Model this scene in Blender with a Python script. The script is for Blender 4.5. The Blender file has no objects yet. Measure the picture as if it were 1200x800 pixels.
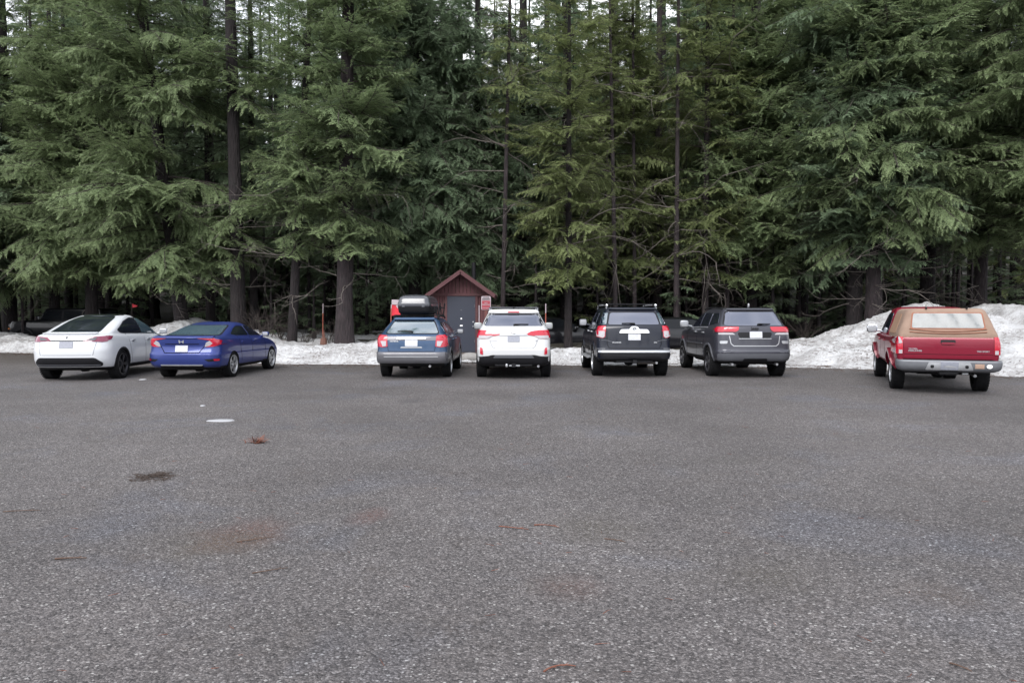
import bpy, bmesh, math, random
import numpy as np
from mathutils import Vector, Matrix, noise
from mathutils.bvhtree import BVHTree
from mathutils.geometry import tessellate_polygon
R = math.radians
PI = math.pi
SC = bpy.context.scene
COL = SC.collection

# ------------------------------------------------------------------ camera
CAM_H = 1.65
cam_d = bpy.data.cameras.new('camera')
cam_d.lens = 27.0
cam_d.sensor_width = 36.0
cam_d.clip_start = 0.05
cam_d.clip_end = 3000
cam = bpy.data.objects.new('camera', cam_d)
COL.objects.link(cam)
cam.location = (0, 0, CAM_H)
cam.rotation_euler = (R(90 - 2.23), 0, 0)
SC.camera = cam
SC.render.resolution_x, SC.render.resolution_y = 1024, 682

# ------------------------------------------------------------------ sky, sun, exposure
SUN_EL, SUN_AZ = 45.0, 198.0       # azimuth clockwise from +Y: behind the camera, to the left
world = bpy.data.worlds.new('World')
SC.world = world
world.use_nodes = True
wn = world.node_tree.nodes
wl = world.node_tree.links
wn.clear()
w_out = wn.new('ShaderNodeOutputWorld')
w_bg = wn.new('ShaderNodeBackground')
w_sky = wn.new('ShaderNodeTexSky')
w_sky.sky_type = 'NISHITA'
w_sky.sun_disc = False
w_sky.sun_elevation = R(SUN_EL)
w_sky.sun_rotation = R(SUN_AZ)
w_sky.air_density = 1.0
w_sky.dust_density = 3.0
w_hsv = wn.new('ShaderNodeHueSaturation')       # an overcast veil: nearly colourless sky
w_hsv.inputs['Saturation'].default_value = 0.30
w_mix = wn.new('ShaderNodeMix')
w_mix.data_type = 'RGBA'
w_mix.inputs['Factor'].default_value = 0.7
w_tc = wn.new('ShaderNodeTexCoord')
w_map = wn.new('ShaderNodeMapping'); w_map.inputs['Scale'].default_value = (1, 1, 2.2)
w_noise = wn.new('ShaderNodeTexNoise'); w_noise.inputs['Scale'].default_value = 2.4; w_noise.inputs['Detail'].default_value = 6
w_cl = wn.new('ShaderNodeValToRGB')              # darker and lighter bellies of the cloud layer
w_cl.color_ramp.elements[0].position = .36; w_cl.color_ramp.elements[0].color = (.60, .645, .74, 1)
w_cl.color_ramp.elements[1].position = .66; w_cl.color_ramp.elements[1].color = (1.18, 1.19, 1.22, 1)
w_sc = wn.new('ShaderNodeVectorMath'); w_sc.operation = 'SCALE'; w_sc.inputs['Scale'].default_value = 11.4
wl.new(w_tc.outputs['Generated'], w_map.inputs[0]); wl.new(w_map.outputs[0], w_noise.inputs['Vector'])
wl.new(w_noise.outputs['Fac'], w_cl.inputs[0]); wl.new(w_cl.outputs[0], w_sc.inputs[0]); wl.new(w_sc.outputs[0], w_mix.inputs['B'])
wl.new(w_sky.outputs[0], w_hsv.inputs['Color'])
wl.new(w_hsv.outputs[0], w_mix.inputs['A'])
wl.new(w_mix.outputs['Result'], w_bg.inputs['Color'])
w_bg.inputs['Strength'].default_value = 0.12
wl.new(w_bg.outputs[0], w_out.inputs[0])
sun_d = bpy.data.lights.new('sun', 'SUN')
sun_d.energy = 1.8
sun_d.angle = R(32)
sun_d.color = (1.0, 0.975, 0.95)
sun = bpy.data.objects.new('sun', sun_d)
COL.objects.link(sun)
_el, _az = R(SUN_EL), R(SUN_AZ)
_sd = Vector((math.sin(_az) * math.cos(_el), math.cos(_az) * math.cos(_el), math.sin(_el)))
sun.rotation_euler = _sd.to_track_quat('Z', 'Y').to_euler()
sun.location = (0, 0, 60)
SC.view_settings.view_transform = 'Standard'
SC.view_settings.look = 'None'
SC.view_settings.exposure = 0.90
SC.view_settings.gamma = 1.0
SC.view_settings.use_curve_mapping = False
SC.render.engine = 'CYCLES'
SC.cycles.max_bounces = 6
SC.cycles.diffuse_bounces = 4
SC.cycles.glossy_bounces = 3
SC.cycles.transmission_bounces = 3
SC.cycles.transparent_max_bounces = 6

# ------------------------------------------------------------------ helpers
def tag(o, label=None, cat=None, group=None, kind=None):
    if label: o['label'] = label
    if cat: o['category'] = cat
    if group: o['group'] = group
    if kind: o['kind'] = kind
    return o

def link(o, parent=None):
    COL.objects.link(o)
    if parent is not None: o.parent = parent
    return o

def empty(name, loc=(0, 0, 0), rz=0.0, parent=None):
    o = bpy.data.objects.new(name, None)
    o.location = loc
    o.rotation_euler = (0, 0, rz)
    o.empty_display_size = 0.2
    return link(o, parent)

def mesh_from(name, verts, faces, mats, midx=None, smooth=False):
    me = bpy.data.meshes.new(name)
    me.from_pydata([tuple(v) for v in verts], [], faces)
    for m in mats: me.materials.append(m)
    if midx is not None: me.polygons.foreach_set('material_index', midx)
    if smooth: me.polygons.foreach_set('use_smooth', [True] * len(me.polygons))
    me.update()
    return me

def obj(name, me, parent=None, loc=(0, 0, 0)):
    o = bpy.data.objects.new(name, me)
    o.location = loc
    return link(o, parent)

def autosmooth(me, deg=35):
    me.polygons.foreach_set('use_smooth', [True] * len(me.polygons))
    bm = bmesh.new(); bm.from_mesh(me)
    lim = R(deg)
    for e in bm.edges:
        if len(e.link_faces) == 2 and e.calc_face_angle(0) > lim: e.smooth = False
    bm.to_mesh(me); bm.free()

class MB:
    """collects simple solids into one mesh"""
    def __init__(s): s.v = []; s.f = []; s.m = []
    def add(s, v, f, m=0):
        k = len(s.v); s.v += [tuple(p) for p in v]; s.f += [tuple(i + k for i in q) for q in f]; s.m += [m] * len(f); return s
    def box(s, c, d, rz=0, rx=0, ry=0, m=0, bev=0.0):
        x, y, z = d[0] / 2, d[1] / 2, d[2] / 2
        M = Matrix.Translation(Vector(c)) @ Matrix.Rotation(rz, 4, 'Z') @ Matrix.Rotation(rx, 4, 'X') @ Matrix.Rotation(ry, 4, 'Y')
        if bev > 0:
            bm = bmesh.new(); bmesh.ops.create_cube(bm, size=1)
            for q in bm.verts: q.co = Vector((q.co.x * d[0], q.co.y * d[1], q.co.z * d[2]))
            bmesh.ops.bevel(bm, geom=bm.edges[:], offset=bev, segments=2, affect='EDGES')
            bm.verts.index_update()
            s.add([M @ q.co for q in bm.verts], [[q.index for q in f.verts] for f in bm.faces], m); bm.free(); return s
        V = [M @ Vector((a * x, b * y, cc * z)) for cc in (-1, 1) for b in (-1, 1) for a in (-1, 1)]
        return s.add(V, [(0, 2, 3, 1), (4, 5, 7, 6), (0, 1, 5, 4), (2, 6, 7, 3), (0, 4, 6, 2), (1, 3, 7, 5)], m)
    def tube(s, pts, rad, n=8, m=0, cap=True):
        pts = [Vector(p) for p in pts]
        if not hasattr(rad, '__len__'): rad = [rad] * len(pts)
        V = []; F = []
        for i, p in enumerate(pts):
            d = (pts[min(i + 1, len(pts) - 1)] - pts[max(i - 1, 0)]).normalized()
            a = d.cross(Vector((0, 0, 1)))
            if a.length < .1: a = d.cross(Vector((1, 0, 0)))
            a.normalize(); b = d.cross(a)
            for k in range(n):
                t = 2 * PI * k / n
                V.append(p + (a * math.cos(t) + b * math.sin(t)) * rad[i])
        for i in range(len(pts) - 1):
            for k in range(n):
                F.append((i * n + k, i * n + (k + 1) % n, (i + 1) * n + (k + 1) % n, (i + 1) * n + k))
        if cap:
            F.append(tuple(range(n))); F.append(tuple((len(pts) - 1) * n + k for k in reversed(range(n))))
        return s.add(V, F, m)
    def sup(s, c, d, e=0.5, n=14, m=0, rz=0):
        """superellipsoid, e small = boxy"""
        def sp(a, p): return math.copysign(abs(a) ** p, a)
        V = []; F = []
        k2 = 2 * n
        M = Matrix.Translation(Vector(c)) @ Matrix.Rotation(rz, 4, 'Z')
        for i in range(1, n):
            ph = -PI / 2 + PI * i / n
            for j in range(k2):
                th = 2 * PI * j / k2
                V.append(M @ Vector((d[0] / 2 * sp(math.cos(ph), e) * sp(math.cos(th), e), d[1] / 2 * sp(math.cos(ph), e) * sp(math.sin(th), e), d[2] / 2 * sp(math.sin(ph), e))))
        for i in range(n - 2):
            for j in range(k2):
                F.append((i * k2 + j, i * k2 + (j + 1) % k2, (i + 1) * k2 + (j + 1) % k2, (i + 1) * k2 + j))
        F.append(tuple(reversed(range(k2)))); F.append(tuple((n - 2) * k2 + j for j in range(k2)))
        return s.add(V, F, m)
    def build(s, name, mats, parent=None, smooth=True, loc=(0, 0, 0), deg=35):
        if not isinstance(mats, (list, tuple)): mats = [mats]
        me = mesh_from(name, s.v, s.f, mats, s.m)
        if smooth: autosmooth(me, deg)
        return obj(name, me, parent, loc)

# ------------------------------------------------------------------ materials
MATS = {}
def new_mat(name):
    m = bpy.data.materials.new(name); m.use_nodes = True
    nt = m.node_tree; nt.nodes.clear()
    out = nt.nodes.new('ShaderNodeOutputMaterial')
    b = nt.nodes.new('ShaderNodeBsdfPrincipled')
    nt.links.new(b.outputs[0], out.inputs[0])
    return m, nt, b, out

def N(nt, t, **kw):
    n = nt.nodes.new(t)
    for k, v in kw.items(): setattr(n, k, v)
    return n

def rgbmix(nt, fac, a, b, blend='MIX'):
    n = N(nt, 'ShaderNodeMix', data_type='RGBA', blend_type=blend)
    for key, v in (('Factor', fac), ('A', a), ('B', b)):
        if isinstance(v, bpy.types.NodeSocket): nt.links.new(v, n.inputs[key])
        else: n.inputs[key].default_value = v if key == 'Factor' else (*v[:3], 1)
    return n.outputs['Result']

def math_n(nt, op, a, b=None, c=None, clamp=False):
    n = N(nt, 'ShaderNodeMath', operation=op); n.use_clamp = clamp
    for i, v in enumerate((a, b, c)):
        if v is None: continue
        if isinstance(v, bpy.types.NodeSocket): nt.links.new(v, n.inputs[i])
        else: n.inputs[i].default_value = v
    return n.outputs[0]

def noise_n(nt, co, scale, detail=3, rough=.55, out='Fac', dist=0):
    n = N(nt, 'ShaderNodeTexNoise'); n.inputs['Scale'].default_value = scale
    n.inputs['Detail'].default_value = detail; n.inputs['Roughness'].default_value = rough
    n.inputs['Distortion'].default_value = dist
    if co is not None: nt.links.new(co, n.inputs['Vector'])
    return n.outputs[out]

def ramp_n(nt, fac, stops, interp='LINEAR'):
    n = N(nt, 'ShaderNodeValToRGB'); cr = n.color_ramp; cr.interpolation = interp
    while len(cr.elements) < len(stops): cr.elements.new(.5)
    for e, (p, c) in zip(cr.elements, stops):
        e.position = p; e.color = (c, c, c, 1) if not hasattr(c, '__len__') else (*c[:3], 1)
    nt.links.new(fac, n.inputs[0]); return n.outputs[0]

def bump_n(nt, b, h, strength=.5, dist=.01):
    n = N(nt, 'ShaderNodeBump'); n.inputs['Strength'].default_value = strength; n.inputs['Distance'].default_value = dist
    nt.links.new(h, n.inputs['Height']); nt.links.new(n.outputs[0], b.inputs['Normal']); return n

def coord(nt, kind='Object'):
    return N(nt, 'ShaderNodeTexCoord').outputs[kind]

def simple(name, col, rough=.5, metal=0.0, coat=0.0, spec=.5, var=.12, scale=6, ior=1.5, tint=None):
    if name in MATS: return MATS[name]
    m, nt, b, _ = new_mat(name)
    c = coord(nt)
    n = noise_n(nt, c, scale, 4)
    col2 = tuple(max(0, x * (1 - var)) for x in col); col3 = tuple(min(1, x * (1 + var)) for x in col)
    nt.links.new(rgbmix(nt, n, col2, col3), b.inputs['Base Color'])
    r = math_n(nt, 'MULTIPLY_ADD', n, .15, max(rough - .07, .01))
    nt.links.new(r, b.inputs['Roughness'])
    b.inputs['Metallic'].default_value = metal
    b.inputs['Coat Weight'].default_value = coat
    b.inputs['Coat Roughness'].default_value = .06
    b.inputs['Specular IOR Level'].default_value = spec
    b.inputs['IOR'].default_value = ior
    if tint: b.inputs['Specular Tint'].default_value = (*tint, 1)
    MATS[name] = m
    return m

def paint(name, col, metal=.35, rough=.38, grime=.35, coatw=.6):
    """car paint under a clear coat, with a film of dried road grime low down and in patches"""
    m, nt, b, _ = new_mat(name)
    c = coord(nt)
    sep = N(nt, 'ShaderNodeSeparateXYZ'); nt.links.new(c, sep.inputs[0])
    n1 = noise_n(nt, c, 2.2, 5, .6)
    n2 = noise_n(nt, c, 420, 2, .5)
    base = rgbmix(nt, n2, tuple(x * .9 for x in col), tuple(min(1, x * 1.12) for x in col))
    low = math_n(nt, 'MULTIPLY_ADD', sep.outputs[2], -1.5, 1.25, clamp=True)
    g = math_n(nt, 'MULTIPLY', math_n(nt, 'MULTIPLY', low, n1), grime * 1.6, clamp=True)
    base = rgbmix(nt, g, base, (.10, .092, .085))
    nt.links.new(base, b.inputs['Base Color'])
    b.inputs['Metallic'].default_value = metal
    nt.links.new(math_n(nt, 'MULTIPLY_ADD', g, .5, rough), b.inputs['Roughness'])
    b.inputs['Specular IOR Level'].default_value = .25
    b.inputs['Coat Weight'].default_value = coatw
    nt.links.new(math_n(nt, 'MULTIPLY_ADD', g, .5, .05), b.inputs['Coat Roughness'])
    return m

M_GLASS = simple('car_glass', (.008, .010, .018), .04, spec=.9, ior=2.0, var=.2, tint=(.80, .84, 1.0))
M_GLASSBLUE = simple('pale_car_glass', (.05, .08, .10), .06, spec=1, ior=2.1)
M_BLACK = simple('black_plastic', (.007, .007, .009), .6, spec=.25)
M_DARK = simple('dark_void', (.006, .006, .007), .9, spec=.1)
M_GREYPL = simple('grey_plastic', (.075, .078, .09), .5, spec=.4)
M_TYRE = simple('tyre_rubber', (.009, .009, .010), .9, spec=.15, scale=30, var=.35)
M_ALLOY = simple('alloy', (.42, .43, .45), .35, metal=.8)
M_DKALLOY = simple('dark_alloy', (.03, .03, .036), .35, metal=.6)
M_CHROME = simple('chrome', (.75, .76, .78), .15, metal=1.0, var=.05)
M_SILVER = simple('silver_trim', (.36, .37, .39), .35, metal=.5)
M_RED = simple('red_lens', (.36, .005, .022), .18, coat=.6, var=.15, scale=40)
M_DKRED = simple('smoked_red_lens', (.16, .02, .05), .15, coat=.6, var=.3, scale=30)
M_WHITEL = simple('clear_lens', (.33, .31, .33), .2, coat=.5, var=.2, scale=40)
M_PLATE = simple('plate_white', (.45, .46, .50), .4, var=.25, scale=28)
M_PLATEG = simple('plate_grey', (.21, .22, .26), .4, var=.25, scale=28)
M_RUBBER = M_BLACK
M_WHITEPAINT = simple('white_print', (.75, .75, .75), .5)

# ------------------------------------------------------------------ car machinery
def outline(l):
    zr, zf, yr, yf, hw, rr, rf, br, bf = l
    rr = min(rr, hw * .95); rf = min(rf, hw * .95)
    pts = []
    nR, nC, nS = 6, 7, 18
    xe = hw - rr
    for i in range(nR):
        x = xe * i / nR; pts.append((x, yr + br * (x / hw) ** 2))
    y0 = yr + br * (xe / hw) ** 2
    for i in range(nC):
        t = PI / 2 * i / nC; pts.append((xe + rr * math.sin(t), y0 + rr * (1 - math.cos(t))))
    ya = y0 + rr
    xe2 = hw - rf
    y1 = yf - bf * (xe2 / hw) ** 2
    yb = y1 - rf
    for i in range(nS):
        pts.append((hw, ya + (yb - ya) * i / nS))
    for i in range(nC):
        t = PI / 2 * i / nC; pts.append((xe2 + rf * math.cos(t), yb + rf * math.sin(t)))
    for i in range(nR + 1):
        x = xe2 * (1 - i / nR); pts.append((x, yf - bf * (x / hw) ** 2))
    out = []
    for x, y in pts:
        t = (y - yr) / (yf - yr)
        x *= 1 - .05 * max(0, (t - .55) / .45) ** 2 - .035 * max(0, (.2 - t) / .2) ** 2
        out.append((x, y, zr + (zf - zr) * t))
    return out

def pchip(rows, sub):
    A = np.array(rows, float); n = len(A)
    d = np.diff(A, axis=0)
    m = np.zeros_like(A)
    m[0] = d[0]; m[-1] = d[-1]
    for i in range(1, n - 1):
        p = d[i - 1] * d[i]
        s = d[i - 1] + d[i]
        m[i] = np.where(p > 0, 2 * p / np.where(np.abs(s) < 1e-9, 1, s), 0)
    out = []
    for i in range(n - 1):
        for k in range(sub):
            t = k / sub
            out.append((2 * t ** 3 - 3 * t ** 2 + 1) * A[i] + (t ** 3 - 2 * t ** 2 + t) * m[i] + (-2 * t ** 3 + 3 * t ** 2) * A[i + 1] + (t ** 3 - t ** 2) * m[i + 1])
    out.append(A[-1])
    return out

def loft_geo(levels, sub=3):
    rows = pchip(levels, sub)
    V = []; F = []
    n = None
    for l in rows:
        h = outline(tuple(l))
        ring = h + [(-x, y, z) for x, y, z in reversed(h[1:-1])]
        n = len(ring); V += ring
    for i in range(len(rows) - 1):
        for k in range(n):
            F.append((i * n + k, i * n + (k + 1) % n, (i + 1) * n + (k + 1) % n, (i + 1) * n + k))
    F.append(tuple(reversed(range(n)))); F.append(tuple((len(rows) - 1) * n + k for k in range(n)))
    return V, F

def roundpoly(p, r=.03, n=3):
    out = []
    L = len(p)
    for i in range(L):
        a, b, c = Vector(p[i - 1]).to_2d(), Vector(p[i]).to_2d(), Vector(p[(i + 1) % L]).to_2d()
        d1 = min(r, (a - b).length * .45); d2 = min(r, (c - b).length * .45)
        q0 = b + (a - b).normalized() * d1; q2 = b + (c - b).normalized() * d2
        for k in range(n + 1):
            t = k / n
            q = q0 * (1 - t) ** 2 + b * 2 * t * (1 - t) + q2 * t * t
            out.append((q.x, q.y))
    return out

def mirror(p): return [(-a, b) for a, b in reversed(p)]

class Car:
    def __init__(s, name, axle, ang, ra, label, cat='car', group=None):
        a = R(ang)
        s.root = empty(name, (axle[0] - math.sin(a) * ra, axle[1] - math.cos(a) * ra, 0), -a)
        tag(s.root, label, cat, group)
        s.hw = .9
    def body(s, levels, paint_m, wheels=None, arch_r=.37, extra=None, name='body', sub=3):
        """wheels: (y_rear, y_front, zc); extra(face centre)->material slot"""
        V, F = loft_geo(levels, sub)
        bm = bmesh.new()
        vs = [bm.verts.new(v) for v in V]
        for f in F: bm.faces.new([vs[i] for i in f])
        bmesh.ops.recalc_face_normals(bm, faces=bm.faces)
        s.bvh = BVHTree.FromBMesh(bm)
        me = bpy.data.meshes.new(name)
        mats = [paint_m, M_DARK, M_GREYPL, M_BLACK]
        bm.to_mesh(me); bm.free()
        for m in mats: me.materials.append(m)
        o = bpy.data.objects.new(name, me); COL.objects.link(o)
        hw = max(l[4] for l in levels); s.hw = hw
        if wheels:
            cb = bmesh.new()
            for y in wheels[:2]:
                for sx in (-1, 1):
                    bmesh.ops.create_cone(cb, cap_ends=True, segments=40, radius1=arch_r, radius2=arch_r, depth=.62,
                        matrix=Matrix.Translation((sx * (hw - .03), y, wheels[2])) @ Matrix.Rotation(PI / 2, 4, 'Y'))
            cm = bpy.data.meshes.new('arch_cut'); cb.to_mesh(cm); cb.free()
            co = bpy.data.objects.new('arch_cut', cm); COL.objects.link(co)
            md = o.modifiers.new('b', 'BOOLEAN'); md.object = co; md.operation = 'DIFFERENCE'; md.solver = 'EXACT'
            dg = bpy.context.evaluated_depsgraph_get()
            me2 = bpy.data.meshes.new_from_object(o.evaluated_get(dg))
            o.modifiers.clear(); o.data = me2; bpy.data.meshes.remove(me)
            bpy.data.objects.remove(co); bpy.data.meshes.remove(cm)
            me = me2
        me.name = name
        zb = levels[0][0]
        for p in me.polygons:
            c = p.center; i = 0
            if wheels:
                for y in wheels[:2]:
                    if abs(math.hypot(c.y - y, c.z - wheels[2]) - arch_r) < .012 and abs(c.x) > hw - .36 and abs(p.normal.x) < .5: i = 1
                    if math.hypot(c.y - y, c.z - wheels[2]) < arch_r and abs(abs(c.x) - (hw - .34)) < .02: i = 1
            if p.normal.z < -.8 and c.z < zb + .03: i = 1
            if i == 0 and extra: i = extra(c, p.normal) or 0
            p.material_index = i
        autosmooth(me, 28)
        o.parent = s.root
        s.bodyobj = o
        return o
    def hit(s, axis, u, v, bvh=None):
        b = bvh or s.bvh
        if axis == 'rear': o, d = Vector((u, -3, v)), Vector((0, 1, 0))
        elif axis == 'front': o, d = Vector((u, 9, v)), Vector((0, -1, 0))
        elif axis == 'right': o, d = Vector((3, u, v)), Vector((-1, 0, 0))
        elif axis == 'left': o, d = Vector((-3, u, v)), Vector((1, 0, 0))
        else: o, d = Vector((u, v, 4)), Vector((0, 0, -1))
        p, n, _, _ = b.ray_cast(o, d)
        if p is None:
            q = o + d * 3
            if axis in ('rear',): q = Vector((u, .3, v))
            p, n, _, _ = b.find_nearest(q)
            if n.dot(-d) < 0: n = -n
        elif n.dot(-d) < 0: n = -n
        if axis in ('left', 'right') and v < 1.3 and abs(p.x) < s.hw - .28 and bvh is None:
            sx = 1 if axis == 'right' else -1
            p, n, _, _ = b.find_nearest(Vector((sx * (s.hw + .1), u, v)))
            if n.x * sx < 0: n = -n
        return p, n
    def panel(s, name, mat, polys, off=.006, parent=None, step=.07, r=0.02, inner=.02, bvh=None, label=None):
        """polys: list of (axis, [(u,v)...]) laid on the body surface and given thickness"""
        V = []; F = []
        for axis, poly in polys:
            if r: poly = roundpoly(poly, r)
            bm = bmesh.new()
            vs = [bm.verts.new((a, b, 0)) for a, b in poly]
            tris = tessellate_polygon([[Vector((a, b, 0)) for a, b in poly]])
            for t in tris:
                try: bm.faces.new([vs[i] for i in t])
                except ValueError: pass
            us = [a for a, b in poly]; ws = [b for a, b in poly]
            for ax, lo, hi in ((0, min(us), max(us)), (1, min(ws), max(ws))):
                k = int((hi - lo) / step)
                for i in range(1, k + 1):
                    c = lo + (hi - lo) * i / (k + 1)
                    bmesh.ops.bisect_plane(bm, geom=bm.verts[:] + bm.edges[:] + bm.faces[:], plane_co=(c if ax == 0 else 0, c if ax == 1 else 0, 0), plane_no=(1 - ax, ax, 0), dist=1e-5)
            bmesh.ops.dissolve_degenerate(bm, edges=bm.edges[:], dist=1e-5)
            bm.verts.index_update()
            k0 = len(V); nv = len(bm.verts)
            outer = []; innr = []
            dirs = {'rear': Vector((0, -1, 0)), 'front': Vector((0, 1, 0)), 'right': Vector((1, 0, 0)), 'left': Vector((-1, 0, 0)), 'top': Vector((0, 0, 1))}[axis]
            for v in bm.verts:
                p, n = s.hit(axis, v.co.x, v.co.y, bvh)
                nn = (n + dirs * .4).normalized()
                outer.append(p + nn * off); innr.append(p - nn * inner)
            V += outer + innr
            # orientation
            for f in bm.faces:
                idx = [q.index for q in f.verts]
                a, b, c = outer[idx[0]], outer[idx[1]], outer[idx[2]]
                if (b - a).cross(c - a).dot(dirs) < 0: idx.reverse()
                F.append([k0 + i for i in idx])
            for e in bm.edges:
                if len(e.link_faces) == 1:
                    a, b = e.verts[0].index, e.verts[1].index
                    F.append([k0 + a, k0 + b, k0 + nv + b, k0 + nv + a])
            bm.free()
        me = mesh_from(name, V, F, [mat])
        bm = bmesh.new(); bm.from_mesh(me)
        bmesh.ops.recalc_face_normals(bm, faces=bm.faces); bm.to_mesh(me); bm.free()
        autosmooth(me, 40)
        o = obj(name, me, parent or s.root)
        if label: o['label'] = label
        return o
    def rr(s, x0, x1, z0, z1): return [(x0, z0), (x1, z0), (x1, z1), (x0, z1)]
    def both(s, name, mat, poly, axis='rear', **kw):
        a = s.panel(name, mat, [(axis, poly)], **kw)
        b = s.panel(name, mat, [(axis, mirror(poly))] if axis in ('rear', 'front', 'top') else [('left' if axis == 'right' else 'right', poly)], **kw)
        return a, b
    def lamps(s, rearpoly, sidepoly=None, mat=None, rev=None, off=.02, revmat=None, rev_off=None):
        for sx in (1, -1):
            P = [('rear', rearpoly if sx > 0 else mirror(rearpoly))]
            if sidepoly: P.append(('right' if sx > 0 else 'left', sidepoly))
            o = s.panel('tail_light', mat or M_RED, P, off=off, step=.04, r=.015)
            if rev: s.panel('reversing_lamp', revmat or M_WHITEL, [('rear', rev if sx > 0 else mirror(rev))], off=rev_off or off + .006, step=.05, r=.01, parent=o)
    def wheels(s, ya, yb, r, w, track, rim=None, style=5, rimr=None):
        rimr = rimr or r * .68
        tm, rm = wheel_mesh(r, w, rimr, style, rim or M_ALLOY)
        for y in (ya, yb):
            for sx in (-1, 1):
                e = empty('wheel', (sx * track / 2, y, r), PI if sx < 0 else 0, s.root)
                obj('tyre', tm, e); obj('rim', rm, e)
    def mirrors(s, y, z, mat, x=None, size=(.2, .12, .16)):
        x = x or s.hw + .06
        for sx in (-1, 1):
            b = MB(); b.sup((sx * x, y, z), size, .45, 8); b.tube([(sx * (x - .02), y, z - .03), (sx * (s.hw - .12), y + .06, z - .07)], .025, 6)
            o = b.build('side_mirror', mat, s.root)
            g = MB(); g.sup((sx * x, y - size[1] / 2 + .004, z), (size[0] * .82, .016, size[2] * .78), .4, 6); g.build('mirror_glass', M_SILVER, o)
    def handles(s, ys, z, mat):
        for sx in ('left', 'right'):
            for y in ys: s.panel('door_handle', mat, [(sx, [(y - .09, z - .015), (y + .09, z - .01), (y + .09, z + .02), (y - .09, z + .015)])], off=.03, step=.2, r=.01)
    def text(s, txt, x, z, size, mat, axis='rear', name='lettering', off=.012, parent=None, bvh=None):
        cu = bpy.data.curves.new(name, 'FONT'); cu.body = txt; cu.size = size; cu.extrude = .003; cu.align_x = 'CENTER'; cu.align_y = 'CENTER'
        cu.offset = size * .02
        t = bpy.data.objects.new(name, cu); COL.objects.link(t)
        me = bpy.data.meshes.new_from_object(t.evaluated_get(bpy.context.evaluated_depsgraph_get()))
        bpy.data.objects.remove(t); bpy.data.curves.remove(cu)
        p, n = s.hit(axis, x, z, bvh)
        p2, _ = s.hit(axis, x, z + .04, bvh)
        tilt = math.atan2((p2 - p).y, (p2 - p).z)
        yaw = math.atan2(n.x, -n.y)
        me.transform(Matrix.Translation(p + Vector((0, -off, 0))) @ Matrix.Rotation(yaw, 4, 'Z') @ Matrix.Rotation(PI / 2 - tilt, 4, 'X'))
        me.materials.append(mat)
        return obj(name, me, parent or s.root)
    def under(s, ya, yb, z=.3, hitch=True, exhaust=None, ex_m=None):
        b = MB()
        b.tube([(-.62, ya, z + .03), (.62, ya, z + .03)], .05, 8)
        b.sup((0, ya, z + .02), (.26, .28, .26), .8, 6)
        b.box((0, ya - .45, z + .08), (1.0, .5, .14), bev=.03)
        b.build('rear_axle', M_BLACK, s.root)
        b = MB(); b.box((0, (ya + yb) / 2, z + .06), (1.36, yb - ya - .7, .20), bev=.03); b.box((0, ya - .52, z + .10), (1.2, .45, .14), bev=.03); b.build('underbody', M_DARK, s.root)
        if hitch:
            h = MB(); h.box((0, .12, z + .06), (.9, .06, .06)); h.box((0, .06, z + .05), (.1, .12, .09)); h.build('tow_hitch', M_BLACK, s.root)
        if exhaust:
            for x in exhaust:
                e = MB(); e.tube([(x, .08, z + .02), (x, .5, z + .04)], .03, 10); e.build('exhaust_pipe', ex_m or M_ALLOY, s.root)

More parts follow.
